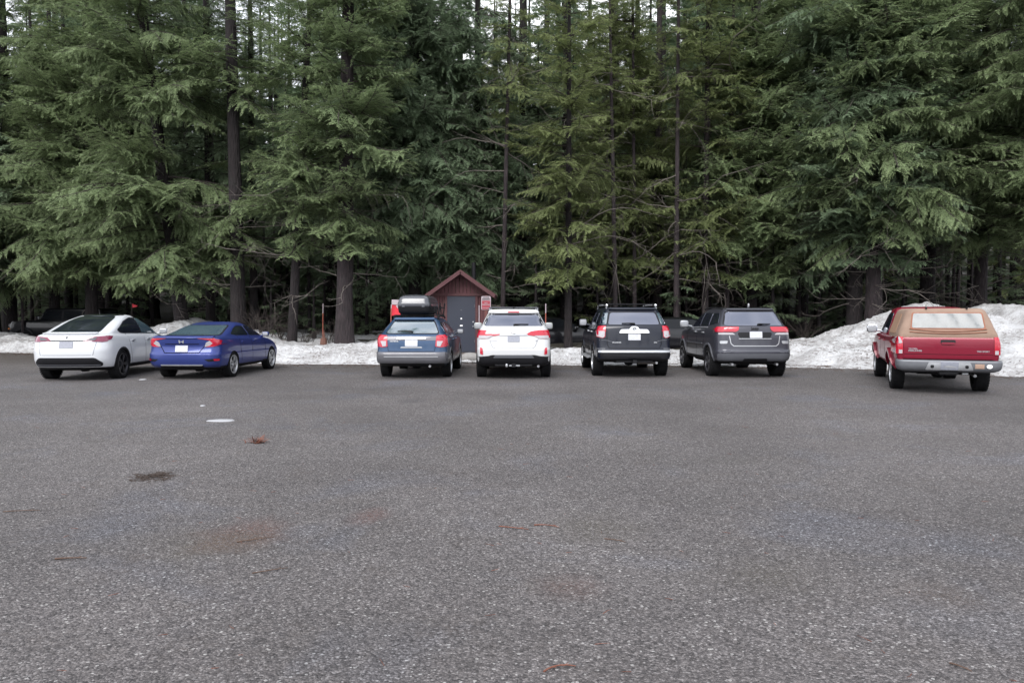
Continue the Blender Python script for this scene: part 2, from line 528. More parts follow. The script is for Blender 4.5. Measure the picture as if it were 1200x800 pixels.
WH = {}
def wheel_mesh(r, w, rr, style, rmat):
    key = (r, w, rr, style, rmat.name)
    if key in WH: return WH[key]
    prof = [(-w / 2 + .01, rr), (-w / 2, rr + .02), (-w / 2 - .004, (r + rr) / 2), (-w / 2 + .012, r - .03), (-w / 2 + .035, r - .006), (-w / 4, r), (0, r), (w / 4, r), (w / 2 - .035, r - .006), (w / 2 - .012, r - .03), (w / 2 + .004, (r + rr) / 2), (w / 2, rr + .02), (w / 2 - .01, rr)]
    n = 40; V = []; F = []
    for x, q in prof:
        for k in range(n):
            t = 2 * PI * k / n; V.append((x, q * math.cos(t), q * math.sin(t)))
    for i in range(len(prof) - 1):
        for k in range(n): F.append((i * n + k, i * n + (k + 1) % n, (i + 1) * n + (k + 1) % n, (i + 1) * n + k))
    # tread grooves: thin proud lugs round the tyre
    b = MB(); b.add(V, F)
    for k in range(36):
        t = 2 * PI * k / 36
        for sx in (-1, 1):
            c = (sx * w * .33, (r + .001) * math.cos(t), (r + .001) * math.sin(t))
            b.box(c, (w * .26, r * .11, .012), rx=t - PI / 2)
    tm = mesh_from('tyre', b.v, b.f, [M_TYRE]); autosmooth(tm, 40)
    g = MB()
    # barrel + back disc (dark) then lip and spokes on the outer side (+x)
    def ring(pr, m):
        V = []; F = []
        for x, q in pr:
            for k in range(n):
                t = 2 * PI * k / n; V.append((x, q * math.cos(t), q * math.sin(t)))
        for i in range(len(pr) - 1):
            for k in range(n): F.append((i * n + k, i * n + (k + 1) % n, (i + 1) * n + (k + 1) % n, (i + 1) * n + k))
        g.add(V, F, m)
    ring([(w / 2 - .012, rr + .004), (w / 2 - .002, rr), (w / 2 - .006, rr - .022), (w / 2 - .05, rr - .035)], 0)
    ring([(w / 2 - .05, rr - .035), (-w / 2 + .02, rr - .03)], 1)
    ring([(w / 2 - .10, rr - .02), (w / 2 - .10, .02)], 1)
    ring([(-w / 2 + .02, rr), (-w / 2 + .02, .01)], 1)
    ring([(w / 2 - .02, .0001), (w / 2 - .02, .045), (w / 2 - .035, .06), (w / 2 - .09, .065)], 0)
    for k in range(style):
        t = 2 * PI * k / style
        for dt in ((-.13, .13) if style <= 6 else (0,)):
            ca, sa = math.cos(t + dt), math.sin(t + dt)
            ca0, sa0 = math.cos(t + dt * .5), math.sin(t + dt * .5)
            p0 = Vector((w / 2 - .035, ca0 * .05, sa0 * .05)); p1 = Vector((w / 2 - .018, ca * (rr - .02), sa * (rr - .02)))
            m = (p0 + p1) / 2; L = (p1 - p0).length
            ang = math.atan2((p1 - p0).z, (p1 - p0).y)
            g.box(m, (.022, L, .036 if style <= 6 else .024), rx=ang)
    rm = mesh_from('rim', g.v, g.f, [rmat, M_DARK], g.m); autosmooth(rm, 40)
    WH[key] = (tm, rm)
    return WH[key]

# levels: (z_rear, z_front, y_rear, y_front, half_width, r_rear, r_front, bow_rear, bow_front)
def glassset(c, rear, sides, wind, mat=None, quarter=None, rmat=None, frame=True):
    if frame: c.panel('window_seal', M_BLACK, [('rear', [(x * 1.045, z + (.022 if z > 1.2 else -.018)) for x, z in rear])], off=.003, step=.08, r=.05, inner=.01)
    c.panel('rear_window', rmat or mat or M_GLASS, [('rear', rear)], off=.008, step=.07, r=.05)
    for sx in ('left', 'right'):
        for p in sides: c.panel('side_window', mat or M_GLASS, [(sx, p)], off=.006, step=.08, r=.03)
    c.panel('windscreen', mat or M_GLASS, [('front', wind)], off=.006, step=.1, r=.05)

def rails(c, x, y0, y1, z, mat, h=.05, bars=(), barmat=None, footmat=None):
    for sx in (-1, 1):
        b = MB(); b.tube([(sx * x, y0, z), (sx * x, y0 + .12, z + h), (sx * x, (y0 + y1) / 2, z + h + .012), (sx * x, y1 - .12, z + h), (sx * x, y1, z)], [.02, .018, .018, .018, .02], 8)
        b.build('roof_rail', mat, c.root)
    for y in bars:
        b = MB(); b.box((0, y, z + h + .035), (2 * x + .04, .07, .028), bev=.01)
        for sx in (-1, 1): b.box((sx * x, y, z + h + .01), (.06, .1, .07), bev=.015)
        b.build('crossbar', barmat or M_BLACK, c.root)

def wiper(c, x0, x1, z, z1=None, dz=0):
    p0, n0 = c.hit('rear', x0, z); p1, n1 = c.hit('rear', x1, (z1 or z))
    pm, nm = c.hit('rear', (x0 + x1) / 2, (z + (z1 or z)) / 2)
    b = MB(); b.tube([p0 + n0 * .035, pm + nm * .035, p1 + n1 * .025], [.022, .014, .01], 6); b.sup(p0 + n0 * .02, (.06, .05, .05), .7, 5)
    b.build('rear_wiper', M_BLACK, c.root)

def plate(c, x, z, mat, w=.305, h=.155, bvh=None):
    o = c.panel('number_plate', mat, [('rear', c.rr(x - w / 2, x + w / 2, z - h / 2, z + h / 2))], off=.014, step=.5, r=.012, bvh=bvh)
    return o

def arch_panels(c, ys, zc, r0, r1, mat, off=.03, lo=-.15):
    for sx in ('left', 'right'):
        for y in ys:
            n = 14; P = []
            for k in range(n + 1):
                t = lo + (PI - 2 * lo) * k / n; P.append((y + math.cos(t) * r1, zc + math.sin(t) * r1))
            for k in range(n, -1, -1):
                t = lo + (PI - 2 * lo) * k / n; P.append((y + math.cos(t) * r0, zc + math.sin(t) * r0))
            c.panel('wheel_arch_trim', mat, [(sx, P)], off=off, step=.12, r=0)

def seams(c, sidelines, zlo, zhi, mat=M_DARK, rear=None):
    """shut lines of doors as thin dark strips set flush"""
    for sx in ('left', 'right'):
        P = []
        for pts in sidelines:
            for (a, b) in zip(pts[:-1], pts[1:]):
                d = Vector((b[0] - a[0], b[1] - a[1])).normalized(); n = Vector((-d.y, d.x)) * .005
                P.append((sx, [(a[0] - n.x, a[1] - n.y), (b[0] - n.x, b[1] - n.y), (b[0] + n.x, b[1] + n.y), (a[0] + n.x, a[1] + n.y)]))
        c.panel('door_seam', mat, P, off=.0025, step=.1, r=0, inner=.004)

def rear_seam(c, pts, w=.006, mat=M_DARK, name='tailgate_seam', off=.003):
    P = []
    for (a, b) in zip(pts[:-1], pts[1:]):
        d = Vector((b[0] - a[0], b[1] - a[1])).normalized(); n = Vector((-d.y, d.x)) * w
        P.append(('rear', [(a[0] - n.x, a[1] - n.y), (b[0] - n.x, b[1] - n.y), (b[0] + n.x, b[1] + n.y), (a[0] + n.x, a[1] + n.y)]))
    return c.panel(name, mat, P, off=off, step=.08, r=0, inner=.004)
# ================================================================== ground, lot, snow
rng = random.Random(7)
def PX(px, Y): return (px - 600) / 900 * Y
_E = [(-900, 40), (-300, 34), (0, 31), (60, 30), (180, 27.2), (300, 24.6), (322, 24.1), (445, 23.9), (540, 24.4), (640, 23.7), (800, 23.4), (925, 22.7), (1010, 22.0), (1100, 20.9), (1200, 19.2), (1400, 17), (1900, 14)]
_EX = [PX(p, y) for p, y in _E]; _EY = [y for p, y in _E]
def edgeY(X): return float(np.interp(X, _EX, _EY))
def smooth(a, b, x):
    t = min(1, max(0, (x - a) / (b - a))); return t * t * (3 - 2 * t)
OUT_X, OUT_Y = -1.80, 27.3
def ground_h(X, Y):
    e = edgeY(X)
    h = smooth(e + 1.0, e + 5.5, Y) * .55
    d = math.hypot((X - OUT_X) / 2.4, (Y - OUT_Y) / 3.5)
    h *= 1 - math.exp(-d ** 4 * .5) if d < 3 else 1
    h += smooth(50, 190, Y) * 26 + smooth(34, 60, Y) * .9
    h += smooth(30, 34, Y) * (noise.noise(Vector((X * .22, Y * .22, 3))) * .35 + noise.noise(Vector((X * .9, Y * .9, 5))) * .10)
    return h

def mat_forest_floor():
    m, nt, b, _ = new_mat('forest_floor_litter')
    c = coord(nt)
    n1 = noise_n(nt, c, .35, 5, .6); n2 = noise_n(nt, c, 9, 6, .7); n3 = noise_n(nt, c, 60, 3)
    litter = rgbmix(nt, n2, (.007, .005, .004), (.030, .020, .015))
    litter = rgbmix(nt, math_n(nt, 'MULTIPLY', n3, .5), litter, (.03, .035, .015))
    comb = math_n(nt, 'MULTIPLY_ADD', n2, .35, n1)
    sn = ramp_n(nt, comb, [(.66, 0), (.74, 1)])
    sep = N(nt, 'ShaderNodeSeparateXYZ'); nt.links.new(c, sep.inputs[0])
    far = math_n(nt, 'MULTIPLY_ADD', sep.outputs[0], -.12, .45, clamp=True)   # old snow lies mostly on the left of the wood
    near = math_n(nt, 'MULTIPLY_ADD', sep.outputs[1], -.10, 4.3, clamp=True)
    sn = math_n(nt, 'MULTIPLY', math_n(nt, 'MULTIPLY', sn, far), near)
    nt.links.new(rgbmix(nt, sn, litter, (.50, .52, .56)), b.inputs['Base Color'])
    b.inputs['Roughness'].default_value = .95
    bump_n(nt, b, math_n(nt, 'ADD', n2, n3), .8, .05)
    return m

def mat_asphalt():
    m, nt, b, _ = new_mat('worn_asphalt')
    c = coord(nt)
    def vor(scale, feature='F1', rnd=1.0):
        v = N(nt, 'ShaderNodeTexVoronoi'); v.feature = feature; v.inputs['Scale'].default_value = scale; v.inputs['Randomness'].default_value = rnd
        nt.links.new(c, v.inputs['Vector']); return v
    va = vor(90); vb = vor(48); vc = vor(30)
    sa = N(nt, 'ShaderNodeSeparateColor'); nt.links.new(va.outputs['Color'], sa.inputs[0])
    sb = N(nt, 'ShaderNodeSeparateColor'); nt.links.new(vb.outputs['Color'], sb.inputs[0])
    scx = N(nt, 'ShaderNodeSeparateColor'); nt.links.new(vc.outputs['Color'], scx.inputs[0])
    big = noise_n(nt, c, .28, 6, .62); mid = noise_n(nt, c, 1.7, 5, .65); fine = noise_n(nt, c, 14, 4, .7); grit = noise_n(nt, c, 260, 2, .6)
    # aggregate stones
    st = ramp_n(nt, sa.outputs[0], [(0, (.017, .0150, .0153)), (.30, (.053, .0475, .048)), (.60, (.098, .089, .0895)), (.86, (.168, .154, .152)), (.975, (.30, .283, .283))], 'LINEAR')
    st2 = ramp_n(nt, sb.outputs[1], [(0, (.036, .033, .033)), (.5, (.099, .0895, .0885)), (.9, (.160, .146, .144))])
    base = rgbmix(nt, .45, st, st2)
    # binder between the stones
    gap = ramp_n(nt, va.outputs['Distance'], [(.45, 0), (.85, 1)])
    base = rgbmix(nt, math_n(nt, 'MULTIPLY', gap, .55), base, (.032, .030, .033))
    # scattered bright quartz chips
    chip = math_n(nt, 'GREATER_THAN', sb.outputs[0], .955)
    chip = math_n(nt, 'MULTIPLY', chip, math_n(nt, 'LESS_THAN', vb.outputs['Distance'], .42))
    base = rgbmix(nt, math_n(nt, 'MULTIPLY', chip, .55), base, (.42, .41, .40))
    chip2 = math_n(nt, 'MULTIPLY', math_n(nt, 'GREATER_THAN', scx.outputs[0], .975), math_n(nt, 'LESS_THAN', vc.outputs['Distance'], .26))
    base = rgbmix(nt, math_n(nt, 'MULTIPLY', chip2, .5), base, (.50, .49, .47))
    pit = math_n(nt, 'MULTIPLY', math_n(nt, 'GREATER_THAN', scx.outputs[1], .95), math_n(nt, 'LESS_THAN', vc.outputs['Distance'], .30))
    base = rgbmix(nt, math_n(nt, 'MULTIPLY', pit, .7), base, (.018, .017, .018))
    # broad weathering, bluish worn areas and brown silt
    wr = ramp_n(nt, big, [(.32, .74), (.68, 1.20)])
    base = rgbmix(nt, 1.0, base, wr, 'MULTIPLY')
    blue = ramp_n(nt, noise_n(nt, c, .55, 4, .55, dist=.6), [(.54, 0), (.70, 1)])
    base = rgbmix(nt, math_n(nt, 'MULTIPLY', blue, .6), base, rgbmix(nt, 1.0, base, (.92, 1.03, 1.22), 'MULTIPLY'))
    silt = math_n(nt, 'MULTIPLY', ramp_n(nt, mid, [(.52, 0), (.72, 1)]), ramp_n(nt, fine, [(.40, 0), (.65, 1)]))
    base = rgbmix(nt, math_n(nt, 'MULTIPLY', silt, .42), base, (.060, .046, .036))
    speck = noise_n(nt, c, 34, 4, .75)
    # local needle stains, each with its own place
    pos = N(nt, 'ShaderNodeSeparateXYZ'); nt.links.new(c, pos.inputs[0])
    def stain(px, py, rx, ry, col, amt):
        global _
        Y = 1.65 * 900 / (py - 365); X = PX(px, Y)
        dx = math_n(nt, 'DIVIDE', math_n(nt, 'SUBTRACT', pos.outputs[0], X), rx)
        dy = math_n(nt, 'DIVIDE', math_n(nt, 'SUBTRACT', pos.outputs[1], Y), ry)
        d = math_n(nt, 'SQRT', math_n(nt, 'ADD', math_n(nt, 'MULTIPLY', dx, dx), math_n(nt, 'MULTIPLY', dy, dy)))
        d = math_n(nt, 'ADD', d, math_n(nt, 'MULTIPLY_ADD', speck, 2.2, -1.1))
        d = math_n(nt, 'ADD', d, math_n(nt, 'MULTIPLY_ADD', mid, 2.0, -1.0))
        f = math_n(nt, 'SUBTRACT', 1.0, d, clamp=True)
        f = math_n(nt, 'MULTIPLY', f, amt * 1.5, clamp=True)
        f = math_n(nt, 'MULTIPLY', f, ramp_n(nt, speck, [(.42, .08), (.58, 1)]))
        return rgbmix(nt, math_n(nt, 'MULTIPLY', f, .62), base, col)
    for s_ in ((285, 628, .42, .55, (.10, .045, .034), 1.1), (245, 640, .55, .5, (.062, .052, .036), .9), (432, 607, .20, .35, (.10, .048, .04), .9), (176, 559, .20, .26, (.02, .016, .014), 1.8), (485, 470, .32, .5, (.03, .03, .034), 1.2),
               (700, 620, .5, .6, (.058, .050, .034), .7), (660, 690, .3, .3, (.09, .045, .035), .8), (1100, 700, .35, .3, (.08, .055, .04), .7), (300, 514, .16, .22, (.10, .042, .03), 1.6), (905, 680, .6, .5, (.056, .048, .036), .7), (110, 518, .22, .3, (.05, .045, .04), .8), (865, 540, .5, .5, (.058, .053, .048), .6)):
        base = stain(*s_)
    # darker dirt towards the edge of the lot, where needles collect
    eg = ramp_n(nt, math_n(nt, 'MULTIPLY_ADD', mid, 4.0, pos.outputs[1]), [(0, 0), (1, 1)])
    e1 = math_n(nt, 'MULTIPLY_ADD', math_n(nt, 'MULTIPLY_ADD', mid, 3.5, pos.outputs[1]), .16, -3.55, clamp=True)
    base = rgbmix(nt, math_n(nt, 'MULTIPLY', e1, .65), base, (.050, .040, .032))
    nt.links.new(base, b.inputs['Base Color'])
    nt.links.new(math_n(nt, 'MULTIPLY_ADD', fine, .2, .68), b.inputs['Roughness'])
    b.inputs['Specular IOR Level'].default_value = .35
    hgt = math_n(nt, 'ADD', math_n(nt, 'MULTIPLY', va.outputs['Distance'], -1.0), math_n(nt, 'MULTIPLY', grit, .4))
    hgt = math_n(nt, 'ADD', hgt, math_n(nt, 'MULTIPLY', vb.outputs['Distance'], -.8))
    bump_n(nt, b, hgt, 1.0, .009)
    return m

def mat_snow():
    m, nt, b, _ = new_mat('old_snow')
    c = coord(nt)
    n1 = noise_n(nt, c, .9, 5, .6); n2 = noise_n(nt, c, 7, 6, .7); n3 = noise_n(nt, c, 38, 4, .7); n4 = noise_n(nt, c, 90, 2)
    base = rgbmix(nt, n2, (.36, .37, .39), (.60, .60, .605))
    geo = N(nt, 'ShaderNodeNewGeometry')
    d = ramp_n(nt, math_n(nt, 'MULTIPLY_ADD', n2, .6, math_n(nt, 'MULTIPLY', n1, .5)), [(.47, 0), (.62, 1)])
    base = rgbmix(nt, math_n(nt, 'MULTIPLY', d, .62), base, (.17, .16, .155))
    sp = ramp_n(nt, noise_n(nt, c, 16, 5, .75), [(.52, 0), (.60, 1)])
    sp = math_n(nt, 'MULTIPLY', sp, ramp_n(nt, noise_n(nt, c, 1.3, 3), [(.40, .15), (.62, 1)]))
    base = rgbmix(nt, math_n(nt, 'MULTIPLY', sp, .85), base, (.06, .042, .034))
    nt.links.new(base, b.inputs['Base Color'])
    b.inputs['Roughness'].default_value = .75
    b.inputs['Specular IOR Level'].default_value = .3
    bump_n(nt, b, math_n(nt, 'ADD', n2, math_n(nt, 'MULTIPLY', n3, .5)), .7, .06)
    return m
M_FLOOR, M_ASPH, M_SNOW = mat_forest_floor(), mat_asphalt(), mat_snow()

def build_ground():
    xs = sorted(set([-600, -400, -260, -180, -130, -95, -70] + [i * 1.5 for i in range(-36, 37)] + [70, 95, 130, 180, 260, 400, 600]))
    ys = sorted(set([-400, -200, -100, -40, 0, 10, 14, 16, 18] + [19 + i * .75 for i in range(0, 60)] + [66 + 4 * i for i in range(32)] + [200, 250, 330, 450, 600]))
    V = [(x, y, ground_h(x, y) - .03) for y in ys for x in xs]
    n = len(xs)
    F = [(j * n + i, j * n + i + 1, (j + 1) * n + i + 1, (j + 1) * n + i) for j in range(len(ys) - 1) for i in range(n - 1)]
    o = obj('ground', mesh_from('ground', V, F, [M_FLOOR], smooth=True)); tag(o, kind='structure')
    # the lot
    xs = np.arange(-60, 60.01, .5); V = []; F = []
    for x in xs:
        e = edgeY(x) + .55 + .25 * noise.noise(Vector((x * .8, 0, 0)))
        V += [(x, -90, 0), (x, -20, 0), (x, 0, 0), (x, 8, 0), (x, e - 2, 0), (x, e, -.004)]
    for i in range(len(xs) - 1):
        for j in range(5): F.append((i * 6 + j, (i + 1) * 6 + j, (i + 1) * 6 + j + 1, i * 6 + j + 1))
    o = obj('asphalt_lot', mesh_from('asphalt_lot', V, F, [M_ASPH])); tag(o, kind='structure')
build_ground()

SNOW_Z = []
def snow_bank(name, table, px0, px1, label, step=.085, seed=0, endfade=1.0):
    """table rows: (px at crest, crest Y, crest z, back Y, back z)"""
    tx = [PX(r[0], r[1]) for r in table]
    cY = lambda X: float(np.interp(X, tx, [r[1] for r in table])); cz = lambda X: float(np.interp(X, tx, [r[2] for r in table]))
    bY = lambda X: float(np.interp(X, tx, [r[3] for r in table])); bz = lambda X: float(np.interp(X, tx, [r[4] for r in table]))
    X0, X1 = tx[0], tx[-1]
    nx = int((X1 - X0) / step); nv = int(max(r[3] for r in table) - min(_EY[8:14])) * 10
    nv = min(120, max(50, nv))
    V = []; F = []
    for i in range(nx + 1):
        X = X0 + (X1 - X0) * i / nx
        ef = smooth(0, endfade, X - X0) * smooth(0, endfade, X1 - X)
        yf = edgeY(X) + .28 * noise.noise(Vector((X * 1.3, seed, 0))) + .12 * noise.noise(Vector((X * 4.3, seed, 3)))
        yc, zc, yb, zb = cY(X), cz(X) * ef, bY(X), bz(X) * ef
        for j in range(nv + 1):
            v = j / nv
            if v < .5:
                t = v / .5; Y = yf + (yc - yf) * t; z = zc * (1 - (1 - t) ** 1.7)
            else:
                t = (v - .5) / .5; Y = yc + (yb - yc) * t; z = zc + (zb - zc) * (t * t * (3 - 2 * t))
            P = Vector((X, Y, seed * 3.1))
            k = min(1, v * 10) * ef * min(1, zc / .5)
            d = noise.noise(P * .55) * .22 + noise.noise(P * 1.6) * .13 + abs(noise.noise(P * 3.6)) * .085 + noise.noise(P * 8.5) * .04
            e = min(1, (1 - v) * 8)
            zz = z + (d - .27) * k
            if zz < .02 and v >= .012: zz = .02 if v < .9 else zz
            if v < .012: zz = -.02
            if v > .97: zz = min(zz, ground_h(X, Y) - .06)
            Xo = X + .05 * noise.noise(P * 3 + Vector((9, 0, 0)))
            V.append((Xo, Y + .05 * noise.noise(P * 3.3), zz))
    m = nv + 1
    for i in range(nx):
        for j in range(nv): F.append((i * m + j, (i + 1) * m + j, (i + 1) * m + j + 1, i * m + j + 1))
    me = mesh_from(name, V, F, [M_SNOW], smooth=True)
    o = obj(name, me); tag(o, label, kind='stuff')
    SNOW_Z.append(BVHTree.FromPolygons(V, F))
    return o
snow_bank('snow_bank', [(-330, 36, 1.0, 42, .5), (-60, 33, 1.0, 40, .5), (0, 32.6, .90, 38, .5), (50, 32, .78, 35, .35), (110, 31, .82, 34, .5), (160, 30.5, 1.15, 36, .9), (195, 30, 1.5, 36, 1.1), (220, 29.8, 1.58, 36, 1.0), (250, 29, 1.25, 36, .8), (300, 27, .95, 38, .75), (330, 26, .75, 40, .75), (400, 25.8, .80, 42, .75), (450, 25.8, .78, 42, .7), (480, 25.8, .6, 36, .5), (500, 25.5, .3, 30, .3)], 0, 0,
          'long low bank of old snow running behind the left cars', seed=1)
snow_bank('snow_bank', [(578, 25.4, .2, 27, .1), (600, 25.4, .55, 27.5, .3), (660, 25.4, .56, 27.8, .3), (760, 25.2, .58, 27.5, .3), (830, 25.2, .66, 27.4, .35), (880, 25.2, .60, 28, .4)], 0, 0,
          'low strip of clean snow behind the white and navy SUVs', seed=2)
snow_bank('snow_bank', [(890, 25.2, .40, 29, .4), (925, 25.4, .68, 30, .5), (960, 25.6, .95, 30, .55), (990, 26, 1.18, 31, .6), (1015, 26.3, 1.5, 31, .7), (1045, 26.8, 1.82, 32, .7), (1070, 27, 2.02, 32, .7), (1088, 27, 2.12, 32, .7), (1108, 27, 1.98, 32, .7), (1124, 27, 1.80, 32, .7), (1142, 26.5, 1.98, 32, .7), (1165, 26, 2.08, 32, .7), (1200, 25.5, 2.06, 32, .7), (1300, 25, 2.2, 31, .7), (1430, 24, 1.6, 30, .6)], 0, 0,
          'tall ploughed snow berm rising behind the crimson pickup', seed=4)

# ---- twigs and litter on the snow and the lot
def ground_hit(X, Y):
    best = 0
    for b in SNOW_Z:
        p, n, _, _ = b.ray_cast(Vector((X, Y, 6)), Vector((0, 0, -1)))
        if p is not None: best = max(best, p.z)
    return best
M_TWIG = simple('twig_bark', (.075, .045, .032), .85, var=.35, scale=20)
M_RUST = simple('dead_needles', (.14, .05, .03), .85, var=.4, scale=20)
def litter(name, n, area, label, lmin, lmax, w, seed, mat, zf):
    r = random.Random(seed); b = MB()
    while n > 0:
        X, Y = area(r)
        z = zf(X, Y)
        if z is None: continue
        n -= 1
        a = r.uniform(0, 2 * PI); L = r.uniform(lmin, lmax); p = Vector((X, Y, z + w * .6))
        d = Vector((math.cos(a), math.sin(a), r.uniform(-.05, .15)))
        q = p + d * L * .5 + Vector((r.uniform(-.1, .1), r.uniform(-.1, .1), .02)) * L
        b.tube([p, q, p + d * L], [w, w * .8, w * .4], 3, cap=False)
    o = b.build(name, mat, smooth=False); tag(o, label, kind='stuff'); return o
def a_snow(r):
    if r.random() < .55: X = r.uniform(6.8, 18)
    else: X = r.uniform(-20, 7)
    return X, edgeY(X) + r.uniform(.2, 4.5)
litter('snow_litter', 1500, a_snow, 'twigs and needles scattered over the snow banks', .05, .28, .007, 5, M_TWIG, lambda X, Y: (ground_hit(X, Y) or None))
litter('edge_litter', 1700, lambda r: (lambda X: (X, edgeY(X) + .2 - abs(r.gauss(0, .8))))(r.uniform(-20, 14)), 'needles and twigs gathered along the lot edge', .03, .15, .006, 6, M_TWIG, lambda X, Y: max(.0, ground_hit(X, Y)))
litter('lot_litter', 170, lambda r: (lambda Y: (r.uniform(-.75, .75) * Y, Y))(3.2 + 14 * r.random() ** 1.6), 'loose twigs and needles strewn on the asphalt', .02, .08, .0018, 8, M_RUST, lambda X, Y: 0.0)

def twig(px, py, length, ang, bend, label, rad=.003, mat=None, fork=True):
    Y = 1.65 * 900 / (py - 365); X = PX(px, Y)
    e = MB(); pts = []
    for i in range(8):
        t = i / 7 - .5; a = ang + bend * t
        pts.append(Vector((math.cos(ang) * t * length - math.sin(ang) * bend * (t * t - .25) * length * .6, math.sin(ang) * t * length + math.cos(ang) * bend * (t * t - .25) * length * .6, rad + .006 * (1 - 4 * t * t))))
    e.tube(pts, [rad * (1.1 - .08 * i) for i in range(8)], 6)
    if fork:
        for k in (2, 4, 5):
            d = (pts[k + 1] - pts[k]).normalized(); s_ = 1 if k % 2 else -1
            e.tube([pts[k], pts[k] + Vector((d.x * .7 - d.y * .6 * s_, d.y * .7 + d.x * .6 * s_, .1)) * length * .16], [rad * .6, rad * .3], 4)
    o = e.build('twig', mat or M_RUST, loc=(X, Y, 0)); tag(o, label, 'twig')
twig(657, 791, .16, .35, -.9, 'reddish curved twig at the bottom edge of the asphalt', .004)
twig(602, 621, .24, -.35, .4, 'thin brown twig on asphalt, left of a near-identical shorter one', .004)
twig(641, 619, .20, -.3, -.4, 'short brown twig on asphalt, right of the longer one', .004)
twig(77, 658, .20, .1, .3, 'dark broken twig lying alone on the left asphalt', .006, M_TWIG)
twig(296, 635, .26, .5, .3, 'dark twig lying across the rusty needle stain', .004, M_TWIG)
twig(313, 672, .22, .5, .4, 'dark twig on asphalt just below the rusty stain', .0035, M_TWIG)
twig(1135, 789, .10, -1.0, .3, 'small dark twig at the lower right corner of the asphalt', .004, M_TWIG)
twig(722, 636, .16, -.5, .3, 'dark little twig on the middle of the asphalt', .004, M_TWIG)
twig(20, 601, .28, .15, .2, 'long dark twig at the left edge of the asphalt', .004, M_TWIG)

def clump(name, px, py, w, d, h, n, mat, label, seed, cat):
    Y = 1.65 * 900 / (py - 365); X = PX(px, Y); r = random.Random(seed); b = MB()
    for i in range(n):
        u = r.gauss(0, .35) * w; v = r.gauss(0, .35) * d; a = r.uniform(0, PI); L = r.uniform(.03, .09)
        z = max(.003, h * math.exp(-(u / w) ** 2 * 6 - (v / d) ** 2 * 6) * r.random())
        b.tube([(u, v, z), (u + math.cos(a) * L, v + math.sin(a) * L, z * .6 + .003)], [.0035, .002], 3, cap=False)
    o = b.build(name, mat, smooth=False, loc=(X, Y, 0)); tag(o, label, cat)
clump('needle_clump', 176, 560, .26, .26, .03, 200, simple('wet_needles', (.035, .022, .016), .6, var=.4), 'dark wet clump of needles on the left asphalt', 3, 'needle clump')
# a curled dead frond standing up a little
def dead_frond():
    Y = 1.65 * 900 / (520 - 365); X = PX(300, Y); r = random.Random(2); b = MB()
    for k in range(46):
        a = r.uniform(0, 2 * PI); L = r.uniform(.06, .17); base = Vector((r.gauss(0, .04), r.gauss(0, .03), .005)); el = r.uniform(.05, .9)
        d = Vector((math.cos(a) * math.cos(el), math.sin(a) * .6, math.sin(el) * .8)); s_ = Vector((-d.y, d.x, .1)).normalized() * .008
        p = base + d * L
        b.add([base - s_, base + s_, p + s_ * .4, p - s_ * .4], [(0, 1, 2, 3)])
        b.add([base + Vector((0, 0, .001)) - s_, base + Vector((0, 0, .001)) + s_, p + s_ * .4, p - s_ * .4], [(3, 2, 1, 0)])
    o = b.build('dead_frond', M_RUST, smooth=False, loc=(X, Y, 0)); tag(o, 'rust-brown curled dead frond standing up on the asphalt', 'frond')
dead_frond()
def ice(px, py, w, d, label, seed):
    Y = 1.65 * 900 / (py - 365); X = PX(px, Y); V = [(0, 0, .02)]; n = 28
    for ring, (k, z) in enumerate(((.6, .018), (.9, .012), (1.0, .001))):
        for i in range(n):
            t = 2 * PI * i / n; q = 1 + .35 * noise.noise(Vector((math.cos(t) * 1.5, math.sin(t) * 1.5, seed)))
            V.append((w / 2 * k * q * math.cos(t), d / 2 * k * q * math.sin(t), z))
    F = [(0, 1 + i, 1 + (i + 1) % n) for i in range(n)]
    for r_ in range(2):
        for i in range(n): F.append((1 + r_ * n + i, 1 + (r_ + 1) * n + i, 1 + (r_ + 1) * n + (i + 1) % n, 1 + r_ * n + (i + 1) % n))
    o = obj('snow_remnant', mesh_from('snow_remnant', V, F, [M_CLEANSNOW], smooth=True), loc=(X, Y, 0)); tag(o, label, 'snow patch')
M_CLEANSNOW = simple('clean_snow', (.28, .285, .30), .6, var=.08)
ice(258, 493.5, .42, .24, 'flat melting white snow patch on the left asphalt', 1)
ice(236, 476, .08, .10, 'tiny white snow scrap above the larger melting patch', 2)
ice(166, 445, .16, .2, 'tiny white snow scrap beside the white fastback rear wheel', 4)
def scrap(px, py, dpt, w, h, label, seed):
    Y = dpt; X = PX(px, Y); r = random.Random(seed); b = MB()
    for k in range(7): b.sup((r.uniform(-w / 2, w / 2), r.uniform(-.2, .2), h * .25), (r.uniform(.1, .3), r.uniform(.1, .3), r.uniform(.5, 1) * h), .9, 7)
    o = b.build('snow_clod', M_SNOW, loc=(X, Y, 0)); tag(o, label, 'snow clod')
scrap(553, 424, 24.8, .5, .14, 'small dirty snow heap in front of the outhouse door', 1)
